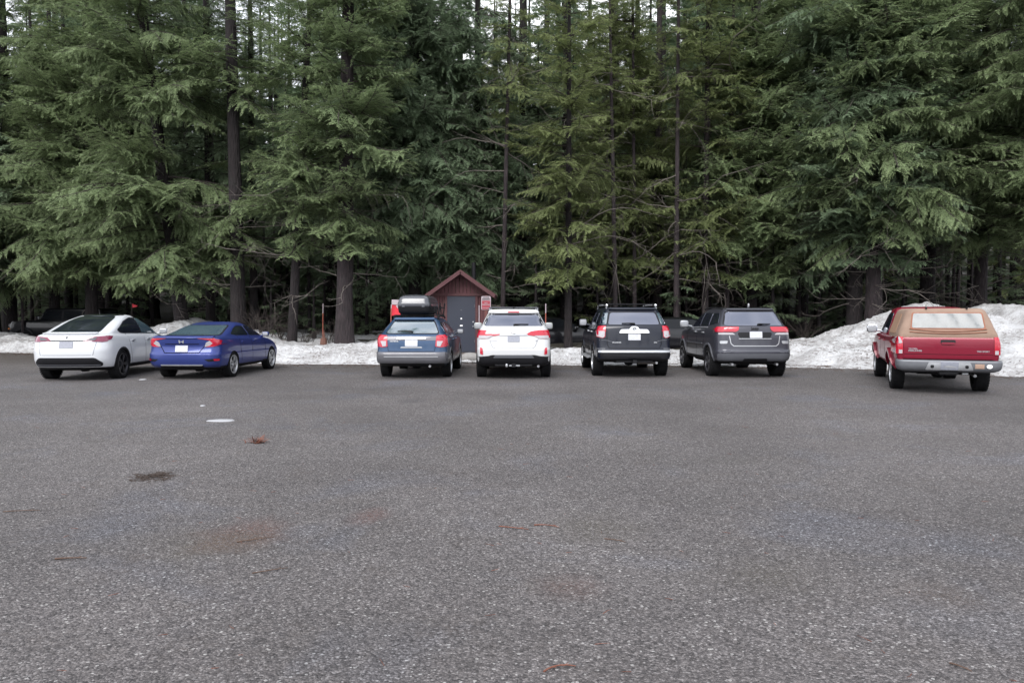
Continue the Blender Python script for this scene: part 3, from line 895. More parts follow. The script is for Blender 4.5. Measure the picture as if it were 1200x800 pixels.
# ================================================================== trees
def mat_needles(name, ca, cb, tipc):
    m, nt, b, out = new_mat(name)
    c = coord(nt)
    oi = N(nt, 'ShaderNodeObjectInfo')
    at = N(nt, 'ShaderNodeAttribute'); at.attribute_name = 'tip'
    n = noise_n(nt, c, 1.6, 4, .6); n2 = noise_n(nt, c, 22, 2)
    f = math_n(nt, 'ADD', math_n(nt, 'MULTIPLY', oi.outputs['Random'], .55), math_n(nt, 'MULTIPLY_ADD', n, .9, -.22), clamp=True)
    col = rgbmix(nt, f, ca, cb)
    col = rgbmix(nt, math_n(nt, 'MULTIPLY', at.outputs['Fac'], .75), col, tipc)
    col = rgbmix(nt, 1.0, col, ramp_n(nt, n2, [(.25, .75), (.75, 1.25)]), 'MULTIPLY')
    nt.links.new(col, b.inputs['Base Color'])
    b.inputs['Roughness'].default_value = .6
    b.inputs['Specular IOR Level'].default_value = .3
    tr = N(nt, 'ShaderNodeBsdfTranslucent'); nt.links.new(col, tr.inputs[0])
    mx = N(nt, 'ShaderNodeMixShader'); mx.inputs[0].default_value = .36
    nt.links.new(b.outputs[0], mx.inputs[1]); nt.links.new(tr.outputs[0], mx.inputs[2]); nt.links.new(mx.outputs[0], out.inputs[0])
    return m
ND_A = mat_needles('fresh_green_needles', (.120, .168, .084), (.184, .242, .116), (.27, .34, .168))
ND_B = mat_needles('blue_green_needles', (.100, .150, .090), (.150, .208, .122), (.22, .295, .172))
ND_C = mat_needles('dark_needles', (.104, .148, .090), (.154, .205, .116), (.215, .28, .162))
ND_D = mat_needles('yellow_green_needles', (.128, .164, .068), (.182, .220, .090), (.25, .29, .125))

def mat_bark(name, dark, light):
    m, nt, b, _ = new_mat(name)
    c = coord(nt)
    mp = N(nt, 'ShaderNodeMapping'); mp.inputs['Scale'].default_value = (1, 1, .22); nt.links.new(c, mp.inputs[0])
    v = N(nt, 'ShaderNodeTexVoronoi'); v.inputs['Scale'].default_value = 16; nt.links.new(mp.outputs[0], v.inputs['Vector'])
    n = noise_n(nt, mp.outputs[0], 12, 6, .7); n2 = noise_n(nt, c, 2.5, 5, .65); n3 = noise_n(nt, c, 26, 3, .7)
    col = rgbmix(nt, ramp_n(nt, n, [(.3, 0), (.75, 1)]), dark, light)
    lich = math_n(nt, 'MULTIPLY', ramp_n(nt, n2, [(.55, 0), (.72, 1)]), ramp_n(nt, n3, [(.45, 0), (.65, 1)]))
    col = rgbmix(nt, math_n(nt, 'MULTIPLY', lich, .3), col, (.08, .095, .075))
    nt.links.new(col, b.inputs['Base Color']); b.inputs['Roughness'].default_value = .92
    bump_n(nt, b, math_n(nt, 'ADD', n, v.outputs['Distance']), .9, .04)
    return m
BARK = mat_bark('dark_conifer_bark', (.004, .003, .0035), (.020, .0135, .015))
BARK2 = mat_bark('grey_conifer_bark', (.008, .006, .007), (.042, .030, .033))
WOOD = simple('branch_wood', (.035, .027, .024), .9, var=.3, scale=12)
DEADW = simple('dead_branch_wood', (.115, .10, .09), .9, var=.35, scale=9)

def bough_mesh(L, seed, style, mat, spacing=.125, tw=.050, tl=(.06, .16), wd=.026, wood=True, name='bough'):
    """one bough along +x: main axis, side branchlets in a drooping fan, small needle sprays on each"""
    r = random.Random(seed); V = []; F = []; M = []; TP = []
    droop, up, side_d = {'flat': (.16, .10, .22), 'droop': (.55, .12, .5), 'rise': (-.10, .02, .15), 'tipup': (.42, .38, .25)}[style]
    wig = r.uniform(-.12, .12)
    def axis(t):
        return Vector((L * t * (1 - .06 * droop * t), L * wig * math.sin(t * 2.6) * .6, L * (-droop * t * t * .75 + up * t ** 4 * .8)))
    def leaf(p, d, n, l, w, tip):
        s = d.cross(n)
        if s.length < 1e-4: return
        s.normalize(); k = len(V)
        V.extend([p, p + d * l * .38 + s * w, p + d * l, p + d * l * .38 - s * w])
        F.append((k, k + 1, k + 2, k + 3)); M.append(0); TP.extend([tip * .5, tip, tip, tip])
    def tube(pts, r0, r1, n=3):
        k0 = len(V); m = len(pts)
        for i, p in enumerate(pts):
            d = (pts[min(i + 1, m - 1)] - pts[max(i - 1, 0)]).normalized(); a = d.cross(Vector((0, 0, 1))); a = a.normalized() if a.length > .05 else Vector((0, 1, 0)); b = d.cross(a); rr = r0 + (r1 - r0) * i / (m - 1)
            for q in range(n):
                t = 2 * PI * q / n; V.append(p + a * math.cos(t) * rr + b * math.sin(t) * rr); TP.append(0)
        for i in range(m - 1):
            for q in range(n): F.append((k0 + i * n + q, k0 + i * n + (q + 1) % n, k0 + (i + 1) * n + (q + 1) % n, k0 + (i + 1) * n + q)); M.append(1)
    def spray(p0, d0, l, tiplev, dr):
        """branchlet from p0 along d0 length l"""
        n = max(3, int(l / tw)); up_ = Vector((0, 0, 1))
        cur = p0.copy(); d = d0.copy()
        pts = [cur.copy()]
        for i in range(n):
            u = (i + 1) / n
            d = (d + Vector((r.gauss(0, .035), r.gauss(0, .035), -dr * .16 + r.gauss(0, .02)))).normalized()
            cur = cur + d * (l / n); pts.append(cur.copy())
            hor = Vector((-d.y, d.x, 0)); hor = hor.normalized() if hor.length > .05 else Vector((1, 0, 0))
            nrm = d.cross(hor); nrm = nrm if nrm.z > 0 else -nrm
            ll = r.uniform(*tl) * (1.15 - .65 * u)
            for s in (-1, 1):
                dd = (d * .62 + hor * s * .78 + Vector((0, 0, r.uniform(-.28, .12)))).normalized()
                nn = (nrm + hor * r.uniform(-.5, .5) + Vector((r.uniform(-.3, .3), r.uniform(-.3, .3), 0))).normalized()
                leaf(cur - d * r.uniform(0, .03), dd, nn, ll * r.uniform(.8, 1.2), wd * r.uniform(.35, .6), tiplev * (.25 + .75 * u) * r.uniform(.5, 1))
            if i % 2 == 0: leaf(cur, (d + Vector((0, 0, .1))).normalized(), nrm, ll * .8, wd * .5, tiplev * u)
        leaf(cur, d, Vector((0, 0, 1)), tl[1] * .7, wd * .45, tiplev)
        if wood and l > .35: tube([pts[0], pts[len(pts) // 2], pts[-1]], .006, .002, 3)
    def limb(axf, LL, t0, mul):
        if wood: tube([axf(i / 8) for i in range(9)], (.012 + .008 * LL) * mul, .004, 4)
        nb = max(4, int(LL / spacing)); clump = 1.0
        for i in range(nb):
            t = t0 + (.97 - t0) * (i + r.uniform(-.4, .4)) / nb
            t = min(.97, max(.04, t))
            if i % 3 == 0: clump = r.choice((.45, .8, 1.0, 1.25))
            ax = axf(t); dax = (axf(min(1, t + .03)) - axf(t - .03)).normalized()
            env = (1 - t) ** .7 * min(1, (t + .15) / .4)
            for s in (-1, 1):
                if r.random() < .12: continue
                l = LL * .36 * env * r.uniform(.5, 1.2) * clump + .12
                ang = R(r.uniform(35, 75))
                hor = Vector((-dax.y, dax.x, 0)).normalized()
                d = (dax * math.cos(ang) + hor * s * math.sin(ang) + Vector((0, 0, r.uniform(-.45, .25) - side_d * .4))).normalized()
                spray(ax, d, l, .35 + .65 * t, side_d * r.uniform(.4, 1.6))
                if l > .45:
                    d2 = (d * .8 + dax * r.uniform(.2, .8) + Vector((0, 0, r.uniform(-.4, .35)))).normalized()
                    spray(ax + d * l * r.uniform(.2, .5), d2, l * r.uniform(.35, .65), .35 + .65 * t, side_d)
        spray(axf(.94), (axf(1) - axf(.94)).normalized(), .10 + .07 * LL, 1.0, 0)
    limb(axis, L, .12, 1.0)
    nf = 0 if L < 1.2 else (2 if L < 3 else 4)
    for k in range(nf):
        tb = r.uniform(.12, .55); p0 = axis(tb); yw = r.choice((-1, 1)) * R(r.uniform(20, 48)) if k > 1 else (-1, 1)[k] * R(r.uniform(22, 42))
        LL = L * (1 - tb) * r.uniform(.55, .9); pt = r.uniform(-.35, .18); cw = r.uniform(-.15, .15)
        def ax2(t, p0=p0, yw=yw, LL=LL, pt=pt, cw=cw):
            x = LL * t; y = LL * cw * t * t; z = LL * (pt * t - droop * t * t * .7 + up * t ** 3 * .6)
            return p0 + Vector((x * math.cos(yw) - y * math.sin(yw), x * math.sin(yw) + y * math.cos(yw), z))
        limb(ax2, LL, .1, .6)
    me = mesh_from(name, V, F, [mat, WOOD], M)
    a = me.attributes.new('tip', 'FLOAT', 'POINT'); a.data.foreach_set('value', TP)
    return me

def dead_mesh(L, seed):
    r = random.Random(seed); b = MB()
    def br(p, d, l, rad, lev):
        pts = [p]; q = p.copy(); n = 6 if lev == 0 else 4
        for i in range(n):
            d = (d + Vector((r.gauss(0, .13), r.gauss(0, .13), r.gauss(0, .08) - .05 + .05 * i * (lev == 0)))).normalized(); q = q + d * l / n; pts.append(q.copy())
            if lev < 2 and r.random() < .75:
                s = r.choice((-1, 1)); h = Vector((-d.y, d.x, r.uniform(-.5, .4)))
                br(q, (d * .6 + h * s * .8).normalized(), l * r.uniform(.22, .5), rad * .5, lev + 1)
        b.tube(pts, [rad * (1 - .8 * i / n) for i in range(n + 1)], 4 if lev == 0 else 3, cap=False)
    br(Vector((0, 0, 0)), Vector((1, 0, -.05)), L, .010 + .007 * L, 0)
    return mesh_from('dead_branch', b.v, b.f, [DEADW], smooth=True)

PROTO = {}
def protos(mat, key):
    out = []
    sd = hash(key) % 1000 if False else sum(map(ord, key))
    for L, styles in ((1.5, ('flat', 'droop')), (2.5, ('flat', 'droop', 'tipup', 'rise')), (3.6, ('flat', 'droop', 'tipup', 'rise')), (4.6, ('droop', 'tipup'))):
        for k, st in enumerate(styles):
            out.append((L, st, bough_mesh(L, sd + int(L * 10) + k * 7, st, mat)))
    PROTO[key] = out
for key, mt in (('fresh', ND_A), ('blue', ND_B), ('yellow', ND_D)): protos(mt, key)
# the darker kind shares the blue kind's shapes with its own needles
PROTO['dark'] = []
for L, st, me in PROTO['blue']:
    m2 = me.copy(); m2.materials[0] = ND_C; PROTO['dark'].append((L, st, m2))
DEAD = [dead_mesh(L, 30 + i) for i, L in enumerate((1.2, 1.8, 2.6, 3.2))]

def trunk_mesh(H, r0, lean, seed, n=14, rings=26, flare=1.35, bark=None, curve=0.0):
    V = []; F = []
    def ax(z):
        t = z / H
        return Vector((lean[0] * z + curve * math.sin(t * PI) * r0 * 2, lean[1] * z, z))
    zs = [H * (i / rings) ** 1.5 for i in range(rings + 1)]
    for z in zs:
        t = z / H; rad = r0 * (1 - t) ** .8 + .012
        rad *= 1 + (flare - 1) * math.exp(-z / (r0 * 2.2))
        c = ax(z)
        for k in range(n):
            a = 2 * PI * k / n
            q = 1 + .10 * noise.noise(Vector((math.cos(a) * 1.6, math.sin(a) * 1.6, z * .5 + seed))) + .06 * noise.noise(Vector((math.cos(a) * 5, math.sin(a) * 5, z * 2 + seed)))
            V.append(c + Vector((math.cos(a), math.sin(a), 0)) * rad * q)
    for i in range(len(zs) - 1):
        for k in range(n): F.append((i * n + k, i * n + (k + 1) % n, (i + 1) * n + (k + 1) % n, (i + 1) * n + k))
    return mesh_from('trunk', V, F, [bark or BARK], smooth=True), ax

NB = [0]
def big_tree(px, Y, r0, H, zb, reach, kind, label, lean=(0, 0), dens=1.0, seed=0, dead=10, bias=.55, gap=(), zfull=13.5, dip=0.0, group=None, top_reach=None, bark=None, styles=None, step=.10, sector=None):
    """px: column of the trunk base; zb: height of the lowest live boughs; reach: bough length at the widest"""
    r = random.Random(seed * 17 + 3)
    X = PX(px, Y); z0 = ground_h(X, Y) - .15
    t = empty('conifer_tree', (X, Y, z0)); tag(t, label, 'tree', group)
    me, ax = trunk_mesh(H, r0, lean, seed, bark=bark)
    obj('trunk', me, t)
    cr = empty('crown', (0, 0, 0), 0, t)
    z = zb
    P = PROTO[kind]
    a = r.uniform(0, 2 * PI)
    facing = math.atan2(-Y, -X)               # towards the open lot
    while z < H - .4:
        tt = (z - zb) / (H - zb)
        env = min(1, .62 + tt * 3.2) * (1 - max(0, tt - .12)) ** .85
        Lw = max(.7, reach * env * r.uniform(.72, 1.12))
        near = z < zfull
        a += 2.4 + r.gauss(0, .35)
        az = a
        if r.random() < bias: az = facing + r.gauss(0, .85)
        if sector: az = R(r.uniform(*sector)) if r.random() < .8 else az
        if any(g0 < z < g1 for g0, g1 in gap) and r.random() < .85:
            z += step * 1.0 / dens; continue
        fits = [p for p in P if p[0] * .72 <= Lw <= p[0] * 1.28] or [min(P, key=lambda p: abs(p[0] - Lw))]
        if styles: fits = [p for p in fits if p[1] in styles] or fits
        L, st, bm_ = r.choice(fits)
        s = Lw / L
        pitch = -.10 + .55 * tt + r.gauss(0, .17) - dip
        c = ax(z)
        o = bpy.data.objects.new('bough', bm_)
        o.location = c
        o.rotation_euler = (r.gauss(0, .16), -pitch, az)
        ss = s if near else s * 1.25
        o.scale = (ss, ss * r.uniform(.85, 1.15) * r.choice((1, -1)), ss * r.uniform(.8, 1.1))
        link(o, cr); NB[0] += 1
        z += (step if near else .50) / dens * (1 if tt < .7 else 1.2)
    for k in range(dead):
        z = r.uniform(1.6, zb + 2.5); c = ax(z)
        o = bpy.data.objects.new('dead_branch', r.choice(DEAD)); o.location = c
        o.rotation_euler = (r.uniform(0, 6), r.uniform(-.25, .35), r.uniform(0, 2 * PI)); q = r.uniform(.6, 1.1); o.scale = (q, q, q)
        link(o, cr)
    return t

# the front rank, each tree where its trunk meets the ground
big_tree(-75, 33, .30, 25, 2.9, 4.6, 'blue', 'big drooping conifer at the far left edge, trunk outside the picture', seed=1, dens=1.1)
big_tree(12, 36, .27, 27, 3.0, 4.7, 'fresh', 'conifer with dark trunk above the black off-road car', seed=2, dens=1.15)
big_tree(108, 34, .26, 24, 3.1, 4.8, 'fresh', 'broad light green conifer rising behind the white fastback', seed=3, dens=1.25)
big_tree(217, 30, .27, 26, 3.0, 4.3, 'fresh', 'thick conifer leaning left, its trunk rising behind the blue sedan roof', lean=(-.11, 0), seed=4, dens=1.05, gap=((7.6, 9.2),))
big_tree(247, 31.5, .19, 24, 5.0, 2.8, 'dark', 'slimmer dark conifer just right of the thick leaning one', seed=5, dens=.6)
big_tree(280, 29.2, .28, 29, 3.6, 2.9, 'fresh', 'tallest straight dark trunk behind the blue sedan front, foliage in two tiers', lean=(-.012, 0), seed=6, dens=.75, gap=((5.7, 9.5), (11.2, 14)))
big_tree(298, 31.5, .16, 22, 3.6, 2.6, 'dark', 'thin conifer close behind the right side of the tallest straight trunk', seed=7, dens=.55)
big_tree(341, 28.3, .17, 20, 3.8, 3.0, 'fresh', 'slender conifer leaning right beside the splintered stump', lean=(.065, 0), seed=8, dens=.85, gap=((8.5, 9.6),))
big_tree(403, 27.8, .30, 28, 3.9, 3.1, 'fresh', 'stout grey-barked conifer between the blue sedan and the wagon', lean=(.02, 0), seed=9, dens=.9, gap=((5.8, 7.4),), bark=BARK2)
big_tree(487, 32.5, .30, 29, 2.6, 4.4, 'blue', 'dense drooping blue-green conifer behind the roof box and outhouse', seed=10, dens=1.5, dip=.12, styles=('droop', 'tipup'))
big_tree(560, 33.5, .2, 23, 3.0, 3.4, 'blue', 'blue-green conifer directly above the outhouse roof', seed=24, dens=1.2, dip=.12, styles=('droop', 'tipup'))
big_tree(613, 36, .28, 30, 2.4, 3.3, 'dark', 'dark columnar conifer just right of the outhouse', seed=11, dens=.85, gap=((7, 9),))
big_tree(666, 27.8, .13, 17, 2.5, 2.6, 'yellow', 'thin conifer whose trunk stands in the snow between white and navy SUVs', seed=12, dens=.75, bias=.4)
big_tree(716, 33, .16, 22, 2.7, 3.7, 'yellow', 'yellowish loose conifer above the navy SUV roof', seed=13, dens=.9)
big_tree(770, 36, .2, 27, 3.5, 2.7, 'yellow', 'tall straight thin-crowned conifer behind the gap right of the navy SUV', seed=14, dens=.55, dead=30, bark=BARK2)
big_tree(826, 31, .13, 23, 2.7, 3.0, 'yellow', 'slim pole-like conifer rising above the grey SUV bonnet', seed=15, dens=.55, dead=22, bark=BARK2, gap=((6.2, 7.6),))
big_tree(880, 32, .22, 25, 2.4, 4.1, 'fresh', 'full green conifer standing behind the grey SUV', seed=16, dens=1.25, styles=('flat', 'tipup'))
big_tree(1001, 29.8, .27, 27, 3.7, 4.6, 'blue', 'left of the twin thick trunks left of the crimson pickup', seed=17, dens=1.15)
big_tree(1023, 29.2, .30, 28, 4.2, 4.5, 'fresh', 'right of the twin thick trunks left of the crimson pickup', seed=18, dens=1.1, bark=BARK2, dead=22)
big_tree(1086, 32.5, .30, 27, 4.0, 3.8, 'blue', 'conifer whose trunk rises out of the berm peak above the pickup roof', seed=19, dens=1.0, dead=20)
big_tree(1148, 31, .24, 25, 3.8, 3.6, 'fresh', 'conifer right of the pickup, trunk behind the dip of the berm', seed=20, dens=.9, dead=26, bark=BARK2)
big_tree(1240, 27.5, .34, 27, 3.9, 4.7, 'fresh', 'large conifer at the right edge, boughs reaching in from outside the picture', seed=21, dens=1.25)
big_tree(940, 35.5, .25, 28, 3.2, 4.2, 'blue', 'dark full conifer between the grey SUV and the twin trunks', seed=22, dens=1.1)

for _i, (_px, _Y, _r, _l) in enumerate(((722, 30.5, .09, 'slim bare-stemmed conifer above the left side of the navy SUV roof'), (744, 31.5, .08, 'slimmest conifer pole above the middle of the navy SUV roof'), (792, 30.2, .10, 'slim conifer pole over the gap between navy and grey SUVs'), (851, 31.2, .09, 'slim conifer pole above the grey SUV roof'), (588, 30.5, .09, 'slim conifer pole just right of the outhouse roof'))):
    big_tree(_px, _Y, _r, 19 + _i, 8.5, 1.7, 'yellow', _l, seed=60 + _i, dens=.45, dead=20, bark=BARK2, lean=(.012 * (_i - 2), 0))
# medium crowns joined as one mesh, shared by the trees deeper in the wood
def crown_mesh(H, zb, reach, seed, mat, n, sparse=1.0):
    r = random.Random(seed); base = []
    for st in ('flat', 'droop', 'tipup'):
        me = bough_mesh(2.6, seed * 5 + len(base), st, mat, spacing=.26, tw=.13, tl=(.16, .34), wd=.075, wood=False)
        v = np.empty(len(me.vertices) * 3); me.vertices.foreach_get('co', v); v = v.reshape(-1, 3)
        f = np.array([p.vertices[:] for p in me.polygons]); tp = np.empty(len(v)); me.attributes['tip'].data.foreach_get('value', tp)
        base.append((v, f, tp)); bpy.data.meshes.remove(me)
    VV, FF, TT = [], [], []; k = 0; z = zb; a = 0; cnt = 0
    while z < H:
        t = (z - zb) / (H - zb); L = max(.5, reach * min(1, .6 + t * 3) * (1 - t) ** .8 * r.uniform(.6, 1.15))
        v, f, tp = base[cnt % 3]; a += 2.4 + r.gauss(0, .3); s = L / 2.6
        M = Matrix.Translation((0, 0, z)) @ Matrix.Rotation(a, 4, 'Z') @ Matrix.Rotation(-(-.15 + .55 * t + r.gauss(0, .1)), 4, 'Y') @ Matrix.Rotation(r.gauss(0, .2), 4, 'X')
        Mn = np.array(M)[:3]
        VV.append((v * s) @ Mn[:, :3].T + Mn[:, 3]); FF.append(f + k); TT.append(tp); k += len(v); z += (H - zb) / n; cnt += 1
    V = np.concatenate(VV); F = np.concatenate(FF); T_ = np.concatenate(TT)
    me = bpy.data.meshes.new('crown')
    me.vertices.add(len(V)); me.vertices.foreach_set('co', V.ravel())
    me.loops.add(F.size); me.loops.foreach_set('vertex_index', F.ravel())
    me.polygons.add(len(F)); me.polygons.foreach_set('loop_start', np.arange(0, F.size, 4)); me.polygons.foreach_set('loop_total', np.full(len(F), 4))
    me.materials.append(mat); a_ = me.attributes.new('tip', 'FLOAT', 'POINT'); a_.data.foreach_set('value', T_)
    me.update(calc_edges=True); me.validate()
    return me
KINDS_ = []
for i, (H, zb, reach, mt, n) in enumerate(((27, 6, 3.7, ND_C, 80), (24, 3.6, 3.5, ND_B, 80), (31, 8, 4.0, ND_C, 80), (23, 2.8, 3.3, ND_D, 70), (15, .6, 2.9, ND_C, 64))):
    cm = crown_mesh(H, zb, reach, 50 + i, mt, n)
    tm, ax = trunk_mesh(H, .22, (0, 0), 50 + i, n=9, rings=14, bark=BARK)
    dm = MB(); r = random.Random(i)
    for k in range(34):
        z = r.uniform(1.2, zb + 3); a = r.uniform(0, 2 * PI); L = r.uniform(.6, 2.0)
        p = Vector((0, 0, z)); q = p + Vector((math.cos(a), math.sin(a), r.uniform(-.2, .15))) * L * .6; e = q + Vector((math.cos(a + .3), math.sin(a + .3), r.uniform(-.1, .3))) * L * .4
        dm.tube([p, q, e], [.022, .013, .005], 3, cap=False)
    dmesh = mesh_from('dead_branches', dm.v, dm.f, [DEADW])
    KINDS_.append((tm, cm, dmesh, H))

r_ = random.Random(99)
placed = []
def wood_tree(X, Y, k, s, label, group, wide=1.0):
    tm, cm, dm, H = KINDS_[k]
    t = empty('conifer_tree', (X, Y, ground_h(X, Y) - .1), r_.uniform(0, 6.28)); t.scale = (s * wide, s * wide, s * r_.uniform(.96, 1.06))
    tag(t, label, 'tree', group)
    obj('trunk', tm, t); obj('crown', cm, t)
    if Y < 60: o = obj('dead_branches', dm, t)
GR = {'near': ('dark conifer standing in the shade just behind the front trees', 'conifers just behind the front rank'), 'far': ('conifer deep in the wood, seen only through gaps', 'conifers deep in the wood')}
def place(n, y0, y1, ks, smin, smax, mind, grp, pxr=(-220, 1420)):
    c = 0; tries = 0
    while c < n and tries < n * 60:
        tries += 1
        Y = r_.uniform(y0, y1); px = r_.uniform(*pxr); X = PX(px, Y)
        if any((X - a) ** 2 + (Y - b) ** 2 < mind * mind for a, b in placed): continue
        if abs(X - OUT_X) < 2.6 and Y < 32: continue
        k = r_.choice(ks); s = r_.uniform(smin, smax)
        H = KINDS_[k][3] * s + ground_h(X, Y)
        for g0, g1, ylim in ((268, 352, 45), (548, 612, 26), (700, 770, 8)):
            w = 3 * s / Y * 900
            if g0 - w * .45 < px < g1 + w * .45:
                hmax = 1.65 + (365 - ylim - 4) / 900 * Y
                if H > hmax: s = max(.35, s * (hmax / H) * r_.uniform(.82, 1.0)); H = hmax
        placed.append((X, Y)); wood_tree(X, Y, k, s, *GR[grp]); c += 1
place(40, 35, 44, (0, 1, 2, 3, 4), .75, 1.05, 2.3, 'near')
place(26, 36, 50, (0, 1, 3, 1), .85, 1.1, 1.9, 'near', (625, 905))
place(46, 42, 56, (0, 1, 2), 1.25, 1.5, 2.4, 'near')
place(30, 44, 60, (0, 1, 4, 4), .85, 1.15, 2.0, 'near')
place(40, 56, 76, (0, 1, 2), 1.5, 1.8, 2.4, 'far')
place(22, 60, 105, (0, 1, 4, 3, 4), .85, 1.25, 2.6, 'far')
place(0, 105, 170, (0, 1, 4), .9, 1.3, 4.0, 'far')

# thin bare poles between the trees
pole = [trunk_mesh(11, .075, (0, 0), 70 + i, n=7, rings=8, bark=(BARK2, BARK)[i % 2])[0] for i in range(3)]
def poles(n, y0, y1, label, group, seed, pxr=(-60, 1260)):
    r = random.Random(seed)
    for k in range(n):
        Y = r.uniform(y0, y1); px = r.uniform(*pxr); X = PX(px, Y)
        if abs(X - OUT_X) < 2.2 and Y < 31: continue
        t = empty('sapling', (X, Y, ground_h(X, Y) - .1), r.uniform(0, 6)); s = r.uniform(.6, 1.2); t.scale = (s, s, r.uniform(.7, 1.2)); t.rotation_euler = (r.gauss(0, .03), r.gauss(0, .03), r.uniform(0, 6))
        tag(t, label, 'sapling', group)
        obj('trunk', r.choice(pole), t)
        for q in range(3):
            o = bpy.data.objects.new('dead_branch', r.choice(DEAD)); o.location = (0, 0, r.uniform(1.2, 7)); o.rotation_euler = (r.uniform(0, 6), r.uniform(-.3, .3), r.uniform(0, 6)); o.scale = (.6, .6, .6); link(o, t)
for px_, Y_, hy in ((280, 50, 25), (300, 47, 40), (320, 52, 34), (342, 49, 20), (563, 50, 14), (580, 47, 22), (598, 52, 12), (310, 60, 30), (330, 58, 30), (640, 44, -90), (665, 50, -95), (690, 56, -80), (720, 44, -90), (745, 58, -90), (775, 45, -90), (800, 47, -90), (520, 46, -70), (540, 58, -80), (455, 48, -80), (425, 52, -80), (385, 47, -60), (240, 50, -70), (215, 47, -60), (180, 52, -70), (120, 50, -60), (250, 48, -10), (270, 56, 5), (365, 50, -5), (225, 52, -20), (540, 52, -10), (620, 50, -10), (640, 55, -15), (720, 52, -20), (690, 46, -10), (655, 50, -15), (760, 48, -25), (800, 52, -25), (850, 50, -25)):
    k_ = 1; wood_tree(PX(px_, Y_), Y_, k_, (1.65 - ground_h(PX(px_, Y_), Y_) + (365 - hy) / 900 * Y_) / KINDS_[k_][3] * 1.06, *GR['near'], wide=1.45)
for _k, (px_, Y_, s_) in enumerate([(30, 41, .5), (90, 43, .55), (150, 40, .45), (420, 38, .5), (455, 42, .55), (640, 38, .5), (735, 36, .45), (850, 37, .5), (990, 36, .45), (1060, 38, .5), (1110, 37, .5), (1170, 36, .5), (1210, 38, .55), (570, 40, .5), (330, 40, .45)]):
    wood_tree(PX(px_, Y_), Y_, 4, s_, 'small dark bushy conifer filling the shade under the taller trees', 'small bushy conifers under the tall trees')
poles(60, 33, 50, 'thin bare pole of a sapling in the dark wood', 'bare saplings in the dark wood', 5)

# understorey: small bushy firs and bare shrubs behind the snow
def extra_bough(tree, z, az, pitch, s, key, k, roll=0):
    o = bpy.data.objects.new('bough', PROTO[key][k][2]); o.location = (0, 0, z); o.rotation_euler = (roll, -R(pitch), R(az)); o.scale = (s, s, s); link(o, [c for c in tree.children if c.name.startswith('crown')][0])
PX_BACK = [(-34, -38), (-27, -42), (-21, -37), (-15, -43), (-9, -39), (-3, -44), (3, -38), (9, -42), (15, -37), (21, -43), (27, -38), (34, -42)]
for _k, (x_, y_) in enumerate(PX_BACK):
    wood_tree(x_, y_, (4, 1)[_k % 2], (1.2, .8)[_k % 2], 'conifer across the lot, seen only as a reflection in the parked cars', 'conifers mirrored in the cars')
for px_, Y_, hy in ((276, 57, 30), (292, 53, 42), (309, 58, 38), (326, 54, 44), (343, 57, 28), (300, 66, 34), (334, 66, 32), (560, 56, 20), (582, 60, 26), (604, 55, 10), (250, 58, -5), (365, 56, -5)):
    wood_tree(PX(px_, Y_), Y_, 4, (1.65 - ground_h(PX(px_, Y_), Y_) + (365 - hy) / 900 * Y_) / 15 * 1.02, *GR['far'])
for _k in range(34):
    _px = -60 + _k * 39 + r_.uniform(-12, 12); _Y = 58 + 14 * ((_k * 7) % 5) / 4
    if 268 < _px < 352 or 548 < _px < 612: _s = .5
    else: _s = .85
    wood_tree(PX(_px, _Y), _Y, 4, _s, *GR['far'], wide=1.5)
T10 = [o for o in bpy.data.objects if o.get('label', '').startswith('dense drooping blue-green')][0]
for z, az, pitch, s in ((5.6, -38, 26, 1.15), (5.2, -46, 22, 1.0), (7.4, -30, 18, 1.0), (4.2, -50, 6, 1.0)): extra_bough(T10, z, az, pitch, s, 'blue', 5)
def small_fir(px, Y, H, reach, kind, label, seed):
    r = random.Random(seed); X = PX(px, Y)
    t = empty('young_fir', (X, Y, ground_h(X, Y) - .05)); tag(t, label, 'young tree')
    me, ax = trunk_mesh(H, .05 + .008 * H, (0, 0), seed, n=7, rings=8); obj('trunk', me, t); cr = empty('crown', (0, 0, 0), 0, t)
    z = .3; a = 0; P = [p for p in PROTO[kind] if p[0] < 3]
    while z < H - .1:
        tt = z / H; L, st, bm_ = r.choice(P); a += 2.4; s = max(.25, reach * (1 - tt) ** .7 * r.uniform(.7, 1.1)) / L
        o = bpy.data.objects.new('bough', bm_); o.location = ax(z); o.rotation_euler = (r.gauss(0, .15), -(-.05 + .5 * tt), a); o.scale = (s, s, s); link(o, cr); z += .16 + .05 * H / 5
small_fir(590, 33, 4.6, 1.7, 'blue', 'young blue-green fir in shade right of the outhouse', 1)
small_fir(628, 31, 3.6, 1.5, 'dark', 'young dark fir behind the white SUV right side', 2)
small_fir(318, 30, 2.6, 1.1, 'dark', 'low dark young fir behind the blue sedan bonnet', 3)
small_fir(368, 30.5, 2.4, 1.0, 'dark', 'low dark young fir left of the splintered stump', 4)
small_fir(430, 36, 4.5, 1.8, 'dark', 'young dark fir right of the stout grey-barked trunk', 5)
small_fir(700, 31.5, 2.8, 1.6, 'yellow', 'young yellowish fir above the gap left of the navy SUV', 6)
small_fir(795, 30.5, 4.2, 1.6, 'blue', 'young fir behind the gap between navy and grey SUVs', 7)
small_fir(905, 31, 3.8, 1.7, 'dark', 'young dark fir over the right rear corner of the grey SUV', 8)
small_fir(960, 32, 3.4, 1.5, 'dark', 'young dark fir left of the twin thick trunks', 9)
small_fir(60, 40, 5, 2.0, 'dark', 'young dark fir behind the black off-road car', 10)
